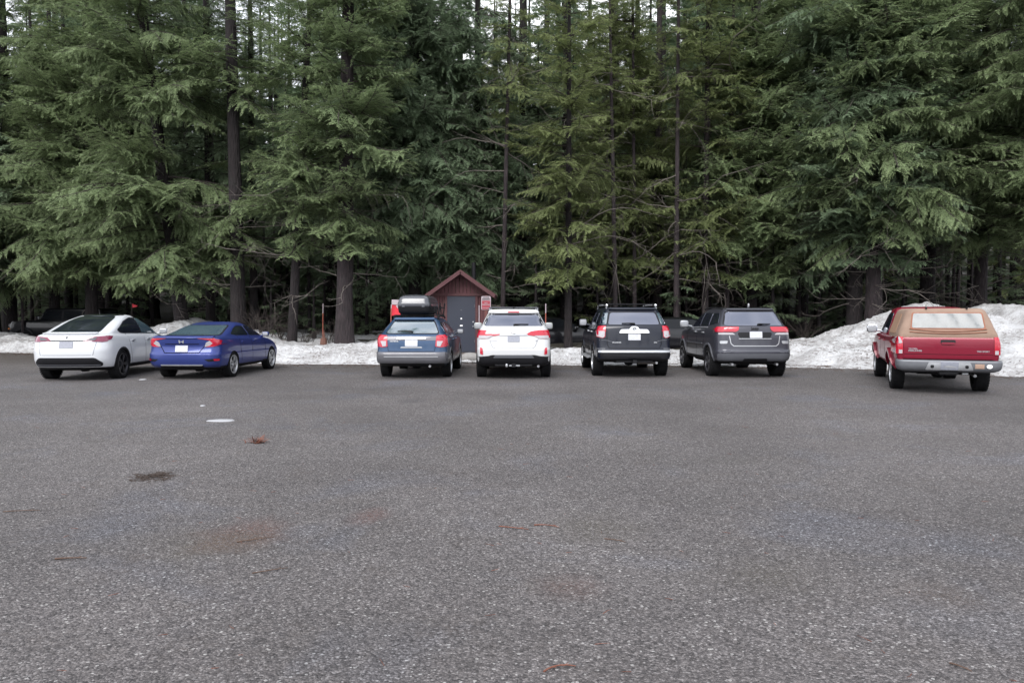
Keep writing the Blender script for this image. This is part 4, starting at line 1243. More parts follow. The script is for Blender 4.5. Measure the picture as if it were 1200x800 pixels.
def shrub(px, Y, h, label, seed):
    r = random.Random(seed); X = PX(px, Y); b = MB()
    for k in range(16):
        a = r.uniform(0, 2 * PI); p = Vector((r.gauss(0, .1), r.gauss(0, .1), 0)); d = Vector((math.cos(a) * .5, math.sin(a) * .5, 1)).normalized(); pts = [p]; q = p.copy(); l = h * r.uniform(.6, 1)
        for i in range(5):
            d = (d + Vector((r.gauss(0, .2), r.gauss(0, .2), -.12))).normalized(); q = q + d * l / 5; pts.append(q.copy())
            if i > 0:
                e = (d + Vector((r.gauss(0, .8), r.gauss(0, .8), 0))).normalized(); b.tube([q, q + e * l * .2, q + e * l * .34 + Vector((0, 0, -.03))], [.006, .004, .002], 3, cap=False)
        b.tube(pts, [.012, .010, .008, .006, .004, .002], 4, cap=False)
    o = b.build('bare_shrub', WOOD, loc=(X, Y, max(ground_h(X, Y), ground_hit(X, Y)) - .05)); tag(o, label, 'shrub')
shrub(312, 28, 1.3, 'bare shrub poking from snow behind the blue sedan windscreen', 1)
shrub(327, 28.6, 1.2, 'bare tangled shrub right behind the blue sedan bonnet', 2)
shrub(388, 28.0, 1.1, 'bare shrub between the splintered stump and the stout trunk', 3)
shrub(357, 28.6, 1.0, 'bare shrub right of the slender leaning trunk', 4)
shrub(301, 29, 1.5, 'bare shrub at the foot of the tallest straight trunk', 5)
print('boughs', NB[0])

_rs = random.Random(77)
for _k in range(14):
    shrub(_rs.uniform(880, 1210), _rs.uniform(30, 36), _rs.uniform(1.0, 2.2), 'bare grey shrub in the shade behind the tall snow berm', 20 + _k)
for o in bpy.data.objects:
    if o.get('label') == 'bare grey shrub in the shade behind the tall snow berm': o['group'] = 'bare shrubs behind the berm'
# ================================================================== vehicles
def at(px, Y): return (px - 600) / 900 * Y

# ---- white electric fastback
P_WHITE = paint('pearl_white_paint', (.50, .515, .54), .0, .3, .04)
def ev():
    c = Car('electric_car', (-10.56, 18.97), -3.5, .93, 'white electric fastback car with black wheels, beside the blue sedan', 'car')
    W = .96
    L = [(.24, .24, .35, 4.35, .80, .25, .3, .03, .1), (.30, .26, .13, 4.6, .90, .28, .4, .05, .15), (.40, .35, .05, 4.68, .945, .28, .45, .06, .2),
         (.54, .5, .0, 4.74, W, .28, .45, .07, .22), (.72, .66, .0, 4.73, .965, .27, .45, .08, .25), (.85, .76, .03, 4.66, .96, .26, .45, .09, .28), (.94, .84, .05, 4.5, .945, .25, .5, .10, .3),
         (1.03, .92, .08, 4.25, .925, .24, .5, .11, .3), (1.09, 1.0, .11, 3.9, .89, .24, .4, .12, .25), (1.12, 1.05, .22, 3.65, .84, .3, .3, .12, .22),
         (1.17, 1.15, .45, 3.42, .82, .24, .26, .10, .2), (1.28, 1.28, .78, 3.14, .775, .22, .26, .09, .18), (1.40, 1.40, 1.14, 2.84, .71, .2, .25, .08, .15), (1.49, 1.49, 1.48, 2.58, .635, .24, .24, .06, .12),
         (1.545, 1.545, 1.74, 2.40, .575, .22, .2, .04, .08), (1.57, 1.57, 1.9, 2.26, .46, .15, .15, .02, .03), (1.58, 1.58, 2.0, 2.2, .2, .1, .1, .01, .01)]
    L = [(z0, z1, y0, y1, h * .955, rr_ + (.14 if i < 10 else .03), rf_, br_ + .02, bf_) for i, (z0, z1, y0, y1, h, rr_, rf_, br_, bf_) in enumerate(L)]
    def ex(p, n): return 3 if p.z < .33 or (p.z > 1.545 and n.z > .6 and abs(p.x) < .50) else 0
    c.body(L, P_WHITE, (.93, 3.82, .36), .385, ex)
    c.panel('rear_window', M_GLASS, [('rear', [(-.58, 1.14), (.58, 1.14), (.50, 1.45), (.42, 1.53), (-.42, 1.53), (-.50, 1.45)])], off=.007, r=.06)
    c.panel('glass_roof', M_GLASS, [('top', [(-.40, 1.7), (.40, 1.7), (.40, 2.45), (-.40, 2.45)])], off=.005, r=.05)
    for sx in ('left', 'right'):
        c.panel('window_seal', M_BLACK, [(sx, [(.92, 1.19), (1.1, 1.11), (3.6, 1.04), (3.02, 1.325), (2.6, 1.485), (2.0, 1.50), (1.5, 1.41)])], off=.005, r=.08, inner=.01)
        c.panel('side_window', M_GLASS, [(sx, [(.97, 1.20), (1.15, 1.135), (2.24, 1.10), (2.20, 1.475), (1.98, 1.475), (1.52, 1.39)])], off=.014, r=.05)
        c.panel('side_window', M_GLASSBLUE, [(sx, [(2.30, 1.10), (3.48, 1.06), (2.98, 1.31), (2.58, 1.46), (2.26, 1.475)])], off=.012, r=.04)
    c.panel('windscreen', M_GLASS, [('front', [(-.74, 1.12), (.74, 1.12), (.56, 1.47), (-.56, 1.47)])], off=.006, r=.05, step=.1)
    for sx in (1, -1):
        q = [(.36, .955), (.46, 1.04), (.84, 1.07), (.84, .94), (.76, .925)]
        o = c.panel('tail_light', M_DKRED, [('rear', q if sx > 0 else mirror(q)), ('right' if sx > 0 else 'left', [(.26, .95), (.4, .985), (.52, 1.06), (.3, 1.07)])], off=.012, step=.04, r=.012)
        q = [(.44, .97), (.54, 1.02), (.66, 1.035), (.62, .96)]
        c.panel('reversing_lamp', M_GREYPL, [('rear', q if sx > 0 else mirror(q))], off=.018, step=.05, r=.01, parent=o)
    rear_seam(c, [(-.42, .955), (.42, .955)], .011)
    rear_seam(c, [(-.66, .95), (-.60, .62), (.60, .62), (.66, .95)], .004, M_GREYPL, 'bumper_seam')
    c.panel('spoiler_lip', P_WHITE, [('rear', [(-.62, 1.095), (.62, 1.095), (.60, 1.125), (-.60, 1.125)])], off=.045, r=.02)
    c.panel('rear_diffuser', M_BLACK, [('rear', [(-.74, .35), (.74, .35), (.78, .43), (.64, .56), (-.64, .56), (-.78, .43)])], off=.012, r=.05)
    c.panel('diffuser_trim', M_GREYPL, [('rear', [(-.72, .375), (.72, .375), (.72, .395), (-.72, .395)])], off=.02, r=.01)
    plate(c, 0, .865, M_PLATEG)
    b = MB(); p, n = c.hit('rear', 0, 1.03)
    b.box(p + Vector((0, -.012, .022)), (.085, .012, .014), bev=.004); b.box(p + Vector((0, -.012, -.012)), (.016, .012, .06), bev=.004); b.build('emblem', M_GREYPL, c.root)
    arch_panels(c, (.93, 3.82), .36, .375, .425, M_BLACK, .012)
    c.panel('sill', M_BLACK, [(s_, [(1.35, .25), (3.42, .25), (3.42, .33), (1.35, .35)]) for s_ in ('left', 'right')], off=.012, r=.01)
    seams(c, [[(1.30, 1.12), (1.38, .75), (1.5, .36)], [(2.28, 1.08), (2.30, .36)], [(3.4, 1.03), (3.36, .36)]], 0, 0, M_GREYPL)
    c.handles((1.55, 2.5), .92, M_SILVER)
    c.mirrors(3.32, 1.11, P_WHITE, size=(.2, .13, .14))
    c.wheels(.93, 3.82, .36, .25, 1.60, M_DKALLOY, 5, .27)
    c.under(.93, 3.82, .27, False)
ev()

# ---- blue sedan
P_BLUE = paint('metallic_blue_paint', (.024, .038, .165), .3, .34, .03, .5)
def sedan():
    c = Car('sedan', (-7.93, 19.45), 2.5, 1.0, 'metallic blue sedan parked between the white fastback and the snow', 'car')
    W = .90
    L = [(.22, .22, .3, 4.3, .76, .25, .3, .03, .1), (.30, .26, .1, 4.5, .85, .28, .4, .04, .15), (.38, .34, .03, 4.58, .885, .28, .45, .05, .2),
         (.52, .48, .0, 4.62, W, .26, .45, .07, .22), (.62, .56, .0, 4.62, .90, .24, .45, .08, .25), (.66, .60, .035, 4.6, .895, .24, .45, .09, .26), (.80, .70, .07, 4.5, .895, .22, .48, .12, .3),
         (.90, .78, .05, 4.36, .885, .2, .5, .14, .32), (1.0, .87, .04, 4.0, .865, .2, .45, .15, .3), (1.025, .93, .09, 3.6, .83, .22, .3, .15, .25),
         (1.045, 1.0, .42, 3.42, .79, .26, .26, .13, .2), (1.10, 1.10, .72, 3.2, .745, .28, .25, .12, .2), (1.18, 1.18, 1.02, 2.98, .69, .28, .25, .1, .18), (1.27, 1.27, 1.4, 2.72, .625, .27, .25, .08, .15),
         (1.335, 1.335, 1.75, 2.5, .56, .25, .2, .05, .1), (1.365, 1.365, 1.92, 2.34, .46, .2, .2, .03, .05), (1.38, 1.38, 2.05, 2.22, .25, .1, .1, .01, .01)]
    def ex(p, n): return 3 if p.z < .31 else 0
    c.body(L, P_BLUE, (1.0, 3.7, .32), .345, ex)
    c.panel('window_seal', M_BLACK, [('rear', [(-.70, 1.055), (.70, 1.055), (.53, 1.30), (-.53, 1.30)])], off=.003, r=.06, inner=.01)
    c.panel('rear_window', M_GLASSBLUE, [('rear', [(-.66, 1.065), (.66, 1.065), (.51, 1.29), (-.51, 1.29)])], off=.008, r=.05)
    for sx in ('left', 'right'):
        c.panel('side_window', M_GLASS, [(sx, [(1.12, 1.08), (1.4, 1.04), (2.2, 1.02), (2.16, 1.27), (1.8, 1.28), (1.5, 1.22)])], off=.006, r=.04)
        c.panel('side_window', M_GLASS, [(sx, [(2.26, 1.02), (3.25, .99), (2.8, 1.17), (2.5, 1.265), (2.22, 1.275)])], off=.006, r=.03)
    c.panel('windscreen', M_GLASS, [('front', [(-.68, 1.03), (.68, 1.03), (.52, 1.28), (-.52, 1.28)])], off=.006, r=.05, step=.1)
    C = [(.38, 1.0), (.44, 1.03), (.70, 1.015), (.89, .95), (.89, .86), (.74, .80), (.56, .79), (.66, .83), (.73, .88), (.66, .955)]
    for sx in (1, -1):
        o = c.panel('tail_light', M_RED, [('rear', C if sx > 0 else mirror(C)), ('right' if sx > 0 else 'left', [(.10, .83), (.24, .87), (.36, .94), (.2, .975), (.08, .98)])], off=.016, step=.04, r=.012)
        q = [(.54, .80), (.67, .83), (.74, .88), (.67, .95), (.58, .90)]
        c.panel('reversing_lamp', M_WHITEL, [('rear', q if sx > 0 else mirror(q))], off=.012, step=.05, r=.01, parent=o)
    c.panel('plate_recess', P_BLUE, [('rear', [(-.40, .665), (.40, .665), (.50, .82), (.42, .85), (-.42, .85), (-.50, .82)])], off=-.02, r=.03)
    rear_seam(c, [(-.56, .84), (-.42, .655), (.42, .655), (.56, .84)], .008)
    rear_seam(c, [(-.42, .862), (.42, .862)], .009, M_DARK, 'garnish_shadow')
    c.panel('spoiler_lip', P_BLUE, [('rear', [(-.74, 1.0), (.74, 1.0), (.72, 1.03), (-.72, 1.03)])], off=.04, r=.015)
    plate(c, 0, .755, M_PLATE)
    c.panel('emblem', M_SILVER, [('rear', [(-.055, .885), (-.03, .885), (-.025, .915), (.025, .915), (.03, .885), (.055, .885), (.065, .96), (.04, .96), (.03, .93), (-.03, .93), (-.04, .96), (-.065, .96)])], off=.012, step=.2, r=.004)
    c.panel('bumper_trim', M_SILVER, [('rear', [(-.50, .345), (.50, .345), (.52, .37), (-.52, .37)])], off=.018, r=.01)
    c.panel('rear_diffuser', M_BLACK, [('rear', [(-.56, .25), (.56, .25), (.52, .34), (-.52, .34)])], off=.012, r=.02)
    for sx in (1, -1):
        q = [(.56, .50), (.86, .52), (.87, .46), (.66, .44)]
        o = c.panel('bumper_vent', M_BLACK, [('rear', q if sx > 0 else mirror(q))], off=.006, r=.01)
        q = [(.76, .505), (.86, .51), (.86, .465), (.78, .46)]
        c.panel('reflector', M_RED, [('rear', q if sx > 0 else mirror(q))], off=.012, r=.01, parent=o)
    seams(c, [[(1.42, 1.03), (1.46, .7), (1.55, .32)], [(2.23, 1.01), (2.26, .32)], [(3.2, .97), (3.2, .32)]], 0, 0)
    c.panel('side_crease', M_DARK, [(s_, [(1.4, .805), (3.9, .765), (3.9, .769), (1.4, .811)]) for s_ in ('left', 'right')], off=.001, r=0, inner=.003)
    c.handles((1.62, 2.42), .87, P_BLUE)
    c.mirrors(3.05, 1.03, P_BLUE, size=(.18, .12, .12))
    c.wheels(1.0, 3.7, .325, .22, 1.58, M_ALLOY, 5, .235)
    c.under(1.0, 3.7, .24, False)
sedan()

# ---- blue and grey wagon
P_TEAL = paint('steel_blue_paint', (.020, .050, .108), .35, .34, .2)
P_WGREY = paint('champagne_grey_paint', (.10, .10, .115), .3, .45, .4)
def wagon():
    c = Car('station_wagon', (-2.43, 19.6), 1.2, 1.02, 'steel blue station wagon with grey bumper and a cargo box on its roof', 'car')
    W = .88
    L = [(.30, .28, .3, 4.4, .78, .2, .3, .02, .1), (.40, .36, .06, 4.6, .86, .2, .4, .03, .15), (.50, .46, .0, 4.68, .88, .2, .45, .05, .2), (.62, .58, .0, 4.7, W, .2, .45, .05, .22),
         (.655, .62, .02, 4.7, .88, .2, .45, .06, .24), (.68, .66, .055, 4.68, .88, .2, .45, .07, .25), (.90, .80, .08, 4.55, .88, .2, .48, .08, .3),
         (1.02, .90, .11, 4.35, .87, .2, .45, .09, .3), (1.07, .97, .14, 3.7, .84, .2, .3, .09, .25), (1.10, 1.06, .18, 3.45, .80, .2, .24, .09, .2),
         (1.2, 1.2, .34, 3.2, .74, .2, .24, .08, .18), (1.32, 1.32, .50, 2.9, .67, .2, .24, .07, .15), (1.42, 1.42, .60, 2.6, .60, .18, .22, .06, .12),
         (1.47, 1.47, .66, 2.42, .54, .18, .2, .05, .1), (1.495, 1.495, .78, 2.2, .42, .15, .18, .03, .05), (1.505, 1.505, .95, 2.05, .25, .1, .1, .01, .02)]
    def ex(p, n): return 2 if False else 0
    c.body(L, P_TEAL, (1.02, 3.69, .34), .375, ex)
    # two-tone lower panels
    c.panel('rear_bumper', P_WGREY, [('rear', [(-.86, .40), (.86, .40), (.88, .66), (-.88, .66)]), ('right', [(.12, .40), (.62, .40), (.62, .60), (.12, .66)]), ('left', [(.12, .40), (.62, .40), (.62, .60), (.12, .66)])], off=.016, r=.02, inner=.05)
    for sx in ('left', 'right'):
        c.panel('lower_cladding', P_WGREY, [(sx, [(1.43, .36), (3.28, .34), (3.28, .56), (1.43, .58)])], off=.014, r=.02)
        c.panel('lower_cladding', P_WGREY, [(sx, [(4.1, .36), (4.5, .4), (4.5, .55), (4.1, .55)])], off=.014, r=.02)
    c.panel('bumper_highlight', M_SILVER, [('rear', [(-.66, .545), (.66, .545), (.66, .565), (-.66, .565)])], off=.026, r=.008)
    c.panel('bumper_lower_edge', M_BLACK, [('rear', [(-.84, .32), (.84, .32), (.86, .42), (-.86, .42)])], off=.01, r=.02)
    glassset(c, [(-.64, 1.115), (.64, 1.115), (.49, 1.40), (-.49, 1.40)],
             [[(.62, 1.30), (.56, 1.13), (1.22, 1.115), (1.30, 1.36), (.75, 1.38)], [(1.30, 1.115), (2.18, 1.10), (2.16, 1.37), (1.38, 1.38)], [(2.26, 1.10), (3.2, 1.08), (2.85, 1.27), (2.62, 1.37), (2.24, 1.375)]],
             [(-.7, 1.12), (.7, 1.12), (.56, 1.38), (-.56, 1.38)], rmat=M_GLASSBLUE)
    c.panel('tailgate_band', P_WGREY, [('rear', [(-.62, .945), (.62, .945), (.62, 1.045), (-.62, 1.045)])], off=.006, r=.01)
    c.panel('garnish', M_CHROME, [('rear', [(-.36, .98), (.36, .98), (.34, 1.008), (-.34, 1.008)])], off=.03, r=.01)
    c.lamps([(.60, 1.06), (.84, 1.08), (.87, .80), (.70, .78), (.58, .80)], [(.13, .80), (.26, .86), (.30, 1.06), (.13, 1.08)], rev=[(.62, .93), (.76, .93), (.70, .80), (.62, .81)], off=.014)
    plate(c, 0, .885, M_PLATE)
    c.panel('plate_garnish', M_SILVER, [('rear', [(-.27, .765), (.27, .765), (.25, .795), (-.25, .795)])], off=.012, r=.01)
    rear_seam(c, [(-.60, 1.07), (-.585, .80), (-.56, .68), (.56, .68), (.585, .80), (.60, 1.07)], .005)
    c.panel('spoiler', P_TEAL, [('rear', [(-.50, 1.42), (.50, 1.42), (.48, 1.46), (-.48, 1.46)])], off=.06, r=.015)
    wiper(c, .0, -.36, 1.135, 1.15)
    c.text('OUTBACK', -.42, .925, .045, M_SILVER)
    arch_panels(c, (1.02, 3.69), .34, .37, .43, P_WGREY, .016)
    seams(c, [[(1.28, 1.11), (1.42, .75), (1.46, .40)], [(2.22, 1.10), (2.24, .40)], [(3.28, 1.05), (3.25, .40)]], 0, 0)
    c.handles((1.58, 2.4), .93, P_TEAL)
    c.mirrors(2.98, 1.10, P_WGREY, size=(.19, .12, .13))
    rails(c, .56, .85, 2.5, 1.47, M_BLACK, .05, (1.05, 2.1))
    b = MB()
    for y in (1.05, 2.1):
        b.tube([(.56, y, 1.56), (.58, y, 1.72), (.60, y - .05, 1.86)], .02, 6)
        b.tube([(.50, y, 1.56), (.49, y - .03, 1.80)], .018, 6)
    b.tube([(.59, 1.05, 1.75), (.59, 2.1, 1.75)], .018, 6)
    b.build('side_carrier', M_BLACK, c.root)
    c.wheels(1.02, 3.69, .34, .22, 1.55, M_ALLOY, 5, .24)
    c.under(1.02, 3.69, .30, False, (.45,))
    return c
_wag = wagon()
# roof box: rests on the wagon's crossbars
def roof_box():
    r = empty('roof_box', (-2.47, 20.45, 1.585), -R(1.2))
    tag(r, 'glossy dark grey cargo box strapped on the roof of the steel blue wagon', 'roof box')
    hw, L = .42, 2.1
    def lid(z0, prof, name, mat):
        lv = [(z0 + z, z0 + z, -L / 2 + i, L / 2 - i * 1.6, hw - h, .12, .2, .02, .12) for z, i, h in prof]
        V, F = loft_geo(lv, 2); me = mesh_from(name, V, F, [mat]); autosmooth(me, 40); return obj(name, me, r)
    bx = simple('box_gloss', (.05, .052, .062), .22, coat=.4)
    lid(0.0, [(.0, .10, .06), (.05, .03, .02), (.19, 0, 0)], 'box_base', M_BLACK)
    lid(.192, [(0, .0, 0), (.03, -.005, -.005), (.09, .0, 0), (.11, .015, .015), (.18, .035, .02), (.25, .09, .06), (.29, .2, .15), (.305, .36, .26)], 'box_lid', bx)
    for x in (-.25, .25):
        b = MB(); b.box((x, -L / 2 + .0, .20), (.07, .02, .05), bev=.006); b.build('latch', M_GREYPL, r)
    s_ = MB(); s_.tube([(.46, -.5, .2), (.475, -.62, .05), (.47, -.6, -.02)], .012, 5); s_.tube([(.46, .4, .2), (.475, .3, .05), (.47, .3, -.02)], .012, 5); s_.build('strap', M_BLACK, r)
roof_box()

# ---- white SUV
P_WHITE2 = paint('white_paint', (.46, .465, .475), .0, .3, .18)
def white_suv():
    c = Car('suv', (.04, 19.5), 0, .95, 'white SUV with black roof bars parked in front of the outhouse side', 'SUV')
    L = [(.30, .28, .3, 4.3, .78, .2, .3, .02, .1), (.38, .34, .08, 4.55, .87, .22, .4, .03, .15), (.46, .42, .03, 4.62, .90, .24, .45, .05, .2), (.60, .55, .0, 4.66, .91, .24, .45, .07, .22),
         (.73, .68, .0, 4.67, .915, .24, .45, .08, .25), (.76, .72, .03, 4.66, .915, .24, .45, .08, .25), (.87, .80, .05, 4.62, .915, .24, .45, .09, .28), (1.0, .92, .08, 4.5, .91, .24, .45, .10, .3), (1.10, 1.0, .10, 4.3, .895, .24, .45, .10, .3), (1.18, 1.06, .13, 3.8, .87, .24, .35, .10, .25),
         (1.25, 1.15, .17, 3.45, .83, .25, .25, .10, .2), (1.36, 1.36, .27, 3.1, .765, .24, .25, .10, .2), (1.50, 1.50, .42, 2.75, .70, .22, .25, .08, .15), (1.60, 1.60, .50, 2.5, .645, .22, .22, .06, .12),
         (1.665, 1.665, .56, 2.3, .58, .2, .2, .05, .1), (1.70, 1.70, .68, 2.1, .47, .16, .18, .03, .05), (1.715, 1.715, .85, 1.95, .3, .1, .1, .01, .02)]
    def ex(p, n): return 3 if p.z < .44 else 0
    c.body(L, P_WHITE2, (.95, 3.65, .37), .40, ex)
    glassset(c, [(-.72, 1.295), (.72, 1.295), (.60, 1.565), (-.60, 1.565)],
             [[(.72, 1.46), (.62, 1.34), (1.15, 1.25), (1.25, 1.55), (.9, 1.55)], [(1.22, 1.24), (2.05, 1.20), (2.05, 1.56), (1.32, 1.56)], [(2.14, 1.20), (3.15, 1.15), (2.75, 1.40), (2.5, 1.54), (2.14, 1.56)]],
             [(-.74, 1.2), (.74, 1.2), (.6, 1.56), (-.6, 1.56)])
    c.lamps([(.28, 1.085), (.42, 1.165), (.62, 1.195), (.88, 1.19), (.89, 1.02), (.80, .985), (.62, .99), (.52, 1.05)], [(.16, 1.0), (.34, 1.06), (.38, 1.17), (.16, 1.19)],
            rev=[(.50, 1.065), (.84, 1.065), (.85, .99), (.62, .995)], off=.014)
    c.panel('garnish', M_SILVER, [('rear', [(-.34, 1.07), (.34, 1.07), (.34, 1.095), (-.34, 1.095)])], off=.02, r=.008)
    rear_seam(c, [(-.60, .985), (-.52, .80), (-.46, .755), (.46, .755), (.52, .80), (.60, .985)], .004, M_GREYPL)
    plate(c, 0, .985, M_PLATEG, .29, .14)
    p, n = c.hit('rear', 0, 1.14)
    c.panel('emblem', M_GREYPL, [('rear', [(math.cos(t * PI / 8) * .062, 1.14 + math.sin(t * PI / 8) * .03) for t in range(16)])], off=.012, step=.3, r=0)
    c.text('KIA', 0, 1.14, .045, M_CHROME, off=.03)
    c.text('SORENTO', -.50, .945, .042, M_SILVER)
    c.text('EX', .56, .945, .042, M_SILVER)
    for sx in (1, -1):
        q = [(.74, .60), (.81, .62), (.81, .78), (.75, .76)]
        c.panel('reflector', M_RED, [('rear', q if sx > 0 else mirror(q))], off=.016, r=.02, step=.05)
    c.panel('lower_bumper', M_BLACK, [('rear', [(-.90, .33), (.90, .33), (.90, .55), (.62, .575), (.52, .60), (-.52, .60), (-.62, .575), (-.90, .55)])], off=.012, r=.03)
    c.panel('skid_plate', M_GREYPL, [('rear', [(-.50, .53), (.50, .53), (.44, .60), (-.44, .60)])], off=.025, r=.02)
    c.panel('brake_light', M_RED, [('rear', [(-.14, 1.595), (.14, 1.595), (.14, 1.62), (-.14, 1.62)])], off=.07, r=.008)
    c.panel('spoiler', P_WHITE2, [('rear', [(-.62, 1.59), (.62, 1.59), (.56, 1.66), (-.56, 1.66)])], off=.055, r=.03)
    b = MB(); b.sup((0, .85, 1.745), (.04, .14, .07), .8, 6); b.build('roof_antenna', M_BLACK, c.root)
    wiper(c, .02, .36, 1.31, 1.325)
    rails(c, .60, .70, 2.5, 1.655, M_SILVER, .06, (.92,), M_GREYPL)
    b = MB(); b.box((0, 1.95, 1.75), (1.2, .07, .03), bev=.01); b.build('crossbar', M_GREYPL, c.root)
    arch_panels(c, (.95, 3.65), .37, .395, .44, M_BLACK, .012)
    c.panel('sill', M_BLACK, [(s_, [(1.38, .31), (3.22, .31), (3.22, .42), (1.38, .44)]) for s_ in ('left', 'right')], off=.012, r=.01)
    seams(c, [[(1.22, 1.24), (1.36, .85), (1.42, .45)], [(2.1, 1.2), (2.12, .45)], [(3.12, 1.15), (3.1, .45)]], 0, 0, M_GREYPL)
    c.handles((1.5, 2.3), 1.02, P_WHITE2)
    c.mirrors(2.95, 1.25, simple('mirror_shell_pale', (.30, .32, .30), .3, coat=.5), size=(.22, .13, .19), x=.99)
    c.wheels(.95, 3.65, .37, .24, 1.62, M_ALLOY, 5, .25)
    c.under(.95, 3.65, .30, True, (.6,))
    b = MB(); b.box((.02, .06, .34), (.26, .015, .035), bev=.004); b.sup((-.17, .06, .345), (.06, .05, .09), .8, 5); b.build('tow_ball_cover', M_SILVER, c.root)
white_suv()

# ---- navy SUV
P_NAVY = paint('dark_navy_paint', (.004, .006, .014), .05, .34, .03, .4)
def navy_suv():
    c = Car('suv', (3.03, 19.9), 0, 1.0, 'dark navy SUV with wide chrome tailgate bar, between white and grey SUVs', 'SUV')
    L = [(.40, .38, .3, 4.3, .80, .15, .3, .02, .1), (.46, .44, .06, 4.6, .89, .15, .4, .02, .15), (.52, .5, .0, 4.7, .92, .16, .4, .03, .2), (.655, .62, .0, 4.74, .925, .16, .4, .04, .2),
         (.70, .67, .06, 4.74, .93, .16, .4, .05, .2), (.85, .8, .085, 4.7, .935, .16, .4, .06, .22), (1.0, .95, .10, 4.6, .93, .16, .4, .06, .25), (1.15, 1.08, .12, 4.4, .915, .16, .4, .06, .25), (1.26, 1.15, .14, 3.7, .885, .18, .3, .07, .2),
         (1.31, 1.22, .17, 3.45, .85, .2, .25, .07, .2), (1.42, 1.42, .26, 3.1, .80, .2, .25, .07, .2), (1.56, 1.56, .38, 2.85, .74, .19, .25, .06, .15), (1.67, 1.67, .46, 2.6, .69, .18, .22, .05, .12),
         (1.725, 1.725, .50, 2.4, .64, .18, .2, .05, .1), (1.755, 1.755, .6, 2.2, .54, .15, .18, .03, .05), (1.765, 1.765, .75, 2.0, .35, .1, .1, .01, .02)]
    c.body(L, P_NAVY, (1.0, 3.79, .39), .44, lambda p, n: 3 if p.z < .47 else 0)
    glassset(c, [(-.64, 1.325), (.64, 1.325), (.56, 1.62), (-.56, 1.62)],
             [[(.60, 1.58), (.42, 1.34), (1.2, 1.31), (1.28, 1.62), (.66, 1.635)], [(1.30, 1.31), (2.15, 1.29), (2.14, 1.63), (1.38, 1.63)], [(2.24, 1.29), (3.15, 1.25), (2.85, 1.50), (2.6, 1.62), (2.24, 1.63)]],
             [(-.76, 1.27), (.76, 1.27), (.64, 1.62), (-.64, 1.62)])
    for sx in (1, -1):
        q = [(.68, 1.33), (.83, 1.335), (.74, 1.61), (.61, 1.62)]
        c.panel('quarter_glass', M_GLASSBLUE, [('rear', q if sx > 0 else mirror(q))], off=.008, r=.03)
    c.lamps([(.70, 1.29), (.94, 1.28), (.94, 1.03), (.78, .99), (.72, 1.02)], [(.16, 1.02), (.34, 1.12), (.34, 1.27), (.16, 1.29)], rev=[(.725, 1.165), (.90, 1.165), (.90, 1.04), (.78, 1.0), (.735, 1.03)], off=.02)
    c.panel('garnish', M_CHROME, [('rear', [(-.37, 1.115), (.37, 1.115), (.36, 1.16), (.32, 1.205), (.12, 1.21), (.10, 1.25), (.05, 1.275), (-.05, 1.275), (-.10, 1.25), (-.12, 1.21), (-.32, 1.205), (-.36, 1.16)])], off=.035, r=.012)
    p, n = c.hit('rear', 0, 1.205)
    b = MB()
    b.tube([p + Vector((math.cos(t * PI / 8) * .052, -.045, .01 + math.sin(t * PI / 8) * .036)) for t in range(17)], .006, 5)
    b.tube([p + Vector((math.cos(t * PI / 8) * .018, -.048, .012 + math.sin(t * PI / 8) * .034)) for t in range(17)], .005, 5)
    b.tube([p + Vector((math.cos(t * PI / 8) * .034, -.048, .026 + math.sin(t * PI / 8) * .014)) for t in range(17)], .005, 5)
    b.build('emblem', M_GREYPL, c.root)
    plate(c, 0, 1.02, M_PLATE)
    c.text('4RUNNER', -.44, .885, .05, M_SILVER)
    c.text('SR5', .52, .885, .05, M_SILVER)
    rear_seam(c, [(-.68, 1.3), (-.67, .84), (-.62, .74), (.62, .74), (.67, .84), (.68, 1.3)], .006)
    rear_seam(c, [(-.93, .955), (-.66, .935), (-.56, .905)], .006, M_GREYPL, 'crease')
    rear_seam(c, [(.93, .955), (.66, .935), (.56, .905)], .006, M_GREYPL, 'crease')
    c.panel('bumper_step', M_SILVER, [('rear', [(-.88, .64), (.88, .64), (.88, .675), (-.88, .675)])], off=.03, r=.01)
    c.panel('lower_bumper', M_BLACK, [('rear', [(-.90, .42), (.90, .42), (.90, .62), (-.90, .62)])], off=.012, r=.02)
    for sx in (1, -1):
        q = [(.72, .715), (.90, .715), (.90, .745), (.72, .745)]
        c.panel('reflector', M_GREYPL, [('rear', q if sx > 0 else mirror(q))], off=.014, r=.006)
    c.panel('spoiler', P_NAVY, [('rear', [(-.60, 1.69), (.60, 1.69), (.58, 1.715), (-.58, 1.715)])], off=.05, r=.03)
    for x in (-.62, .62):
        b = MB(); b.sup((x, .68, 1.80), (.07, .14, .10), .7, 7); b.build('rail_foot', M_CHROME, c.root)
    rails(c, .63, .62, 2.6, 1.72, M_SILVER, .085, (.95, 2.2), M_BLACK)
    wiper(c, .0, -.3, 1.335, 1.345)
    arch_panels(c, (1.0, 3.79), .39, .435, .50, P_NAVY, .02)
    c.panel('door_cladding', M_BLACK, [(s_, [(1.50, .62), (3.3, .62), (3.3, .70), (1.50, .72)]) for s_ in ('left', 'right')], off=.02, r=.02)
    seams(c, [[(1.30, 1.3), (1.45, .9), (1.5, .5)], [(2.2, 1.28), (2.22, .5)], [(3.2, 1.22), (3.2, .5)]], 0, 0)
    c.handles((1.55, 2.42), 1.12, M_CHROME)
    for sx in (-1, 1):
        b = MB(); b.box((sx * .96, 2.4, .44), (.16, 1.65, .05), bev=.02)
        for y in (1.8, 3.0): b.box((sx * .86, y, .45), (.16, .06, .04))
        b.build('running_board', M_SILVER, c.root)
    c.mirrors(3.1, 1.34, M_GREYPL, size=(.22, .13, .2))
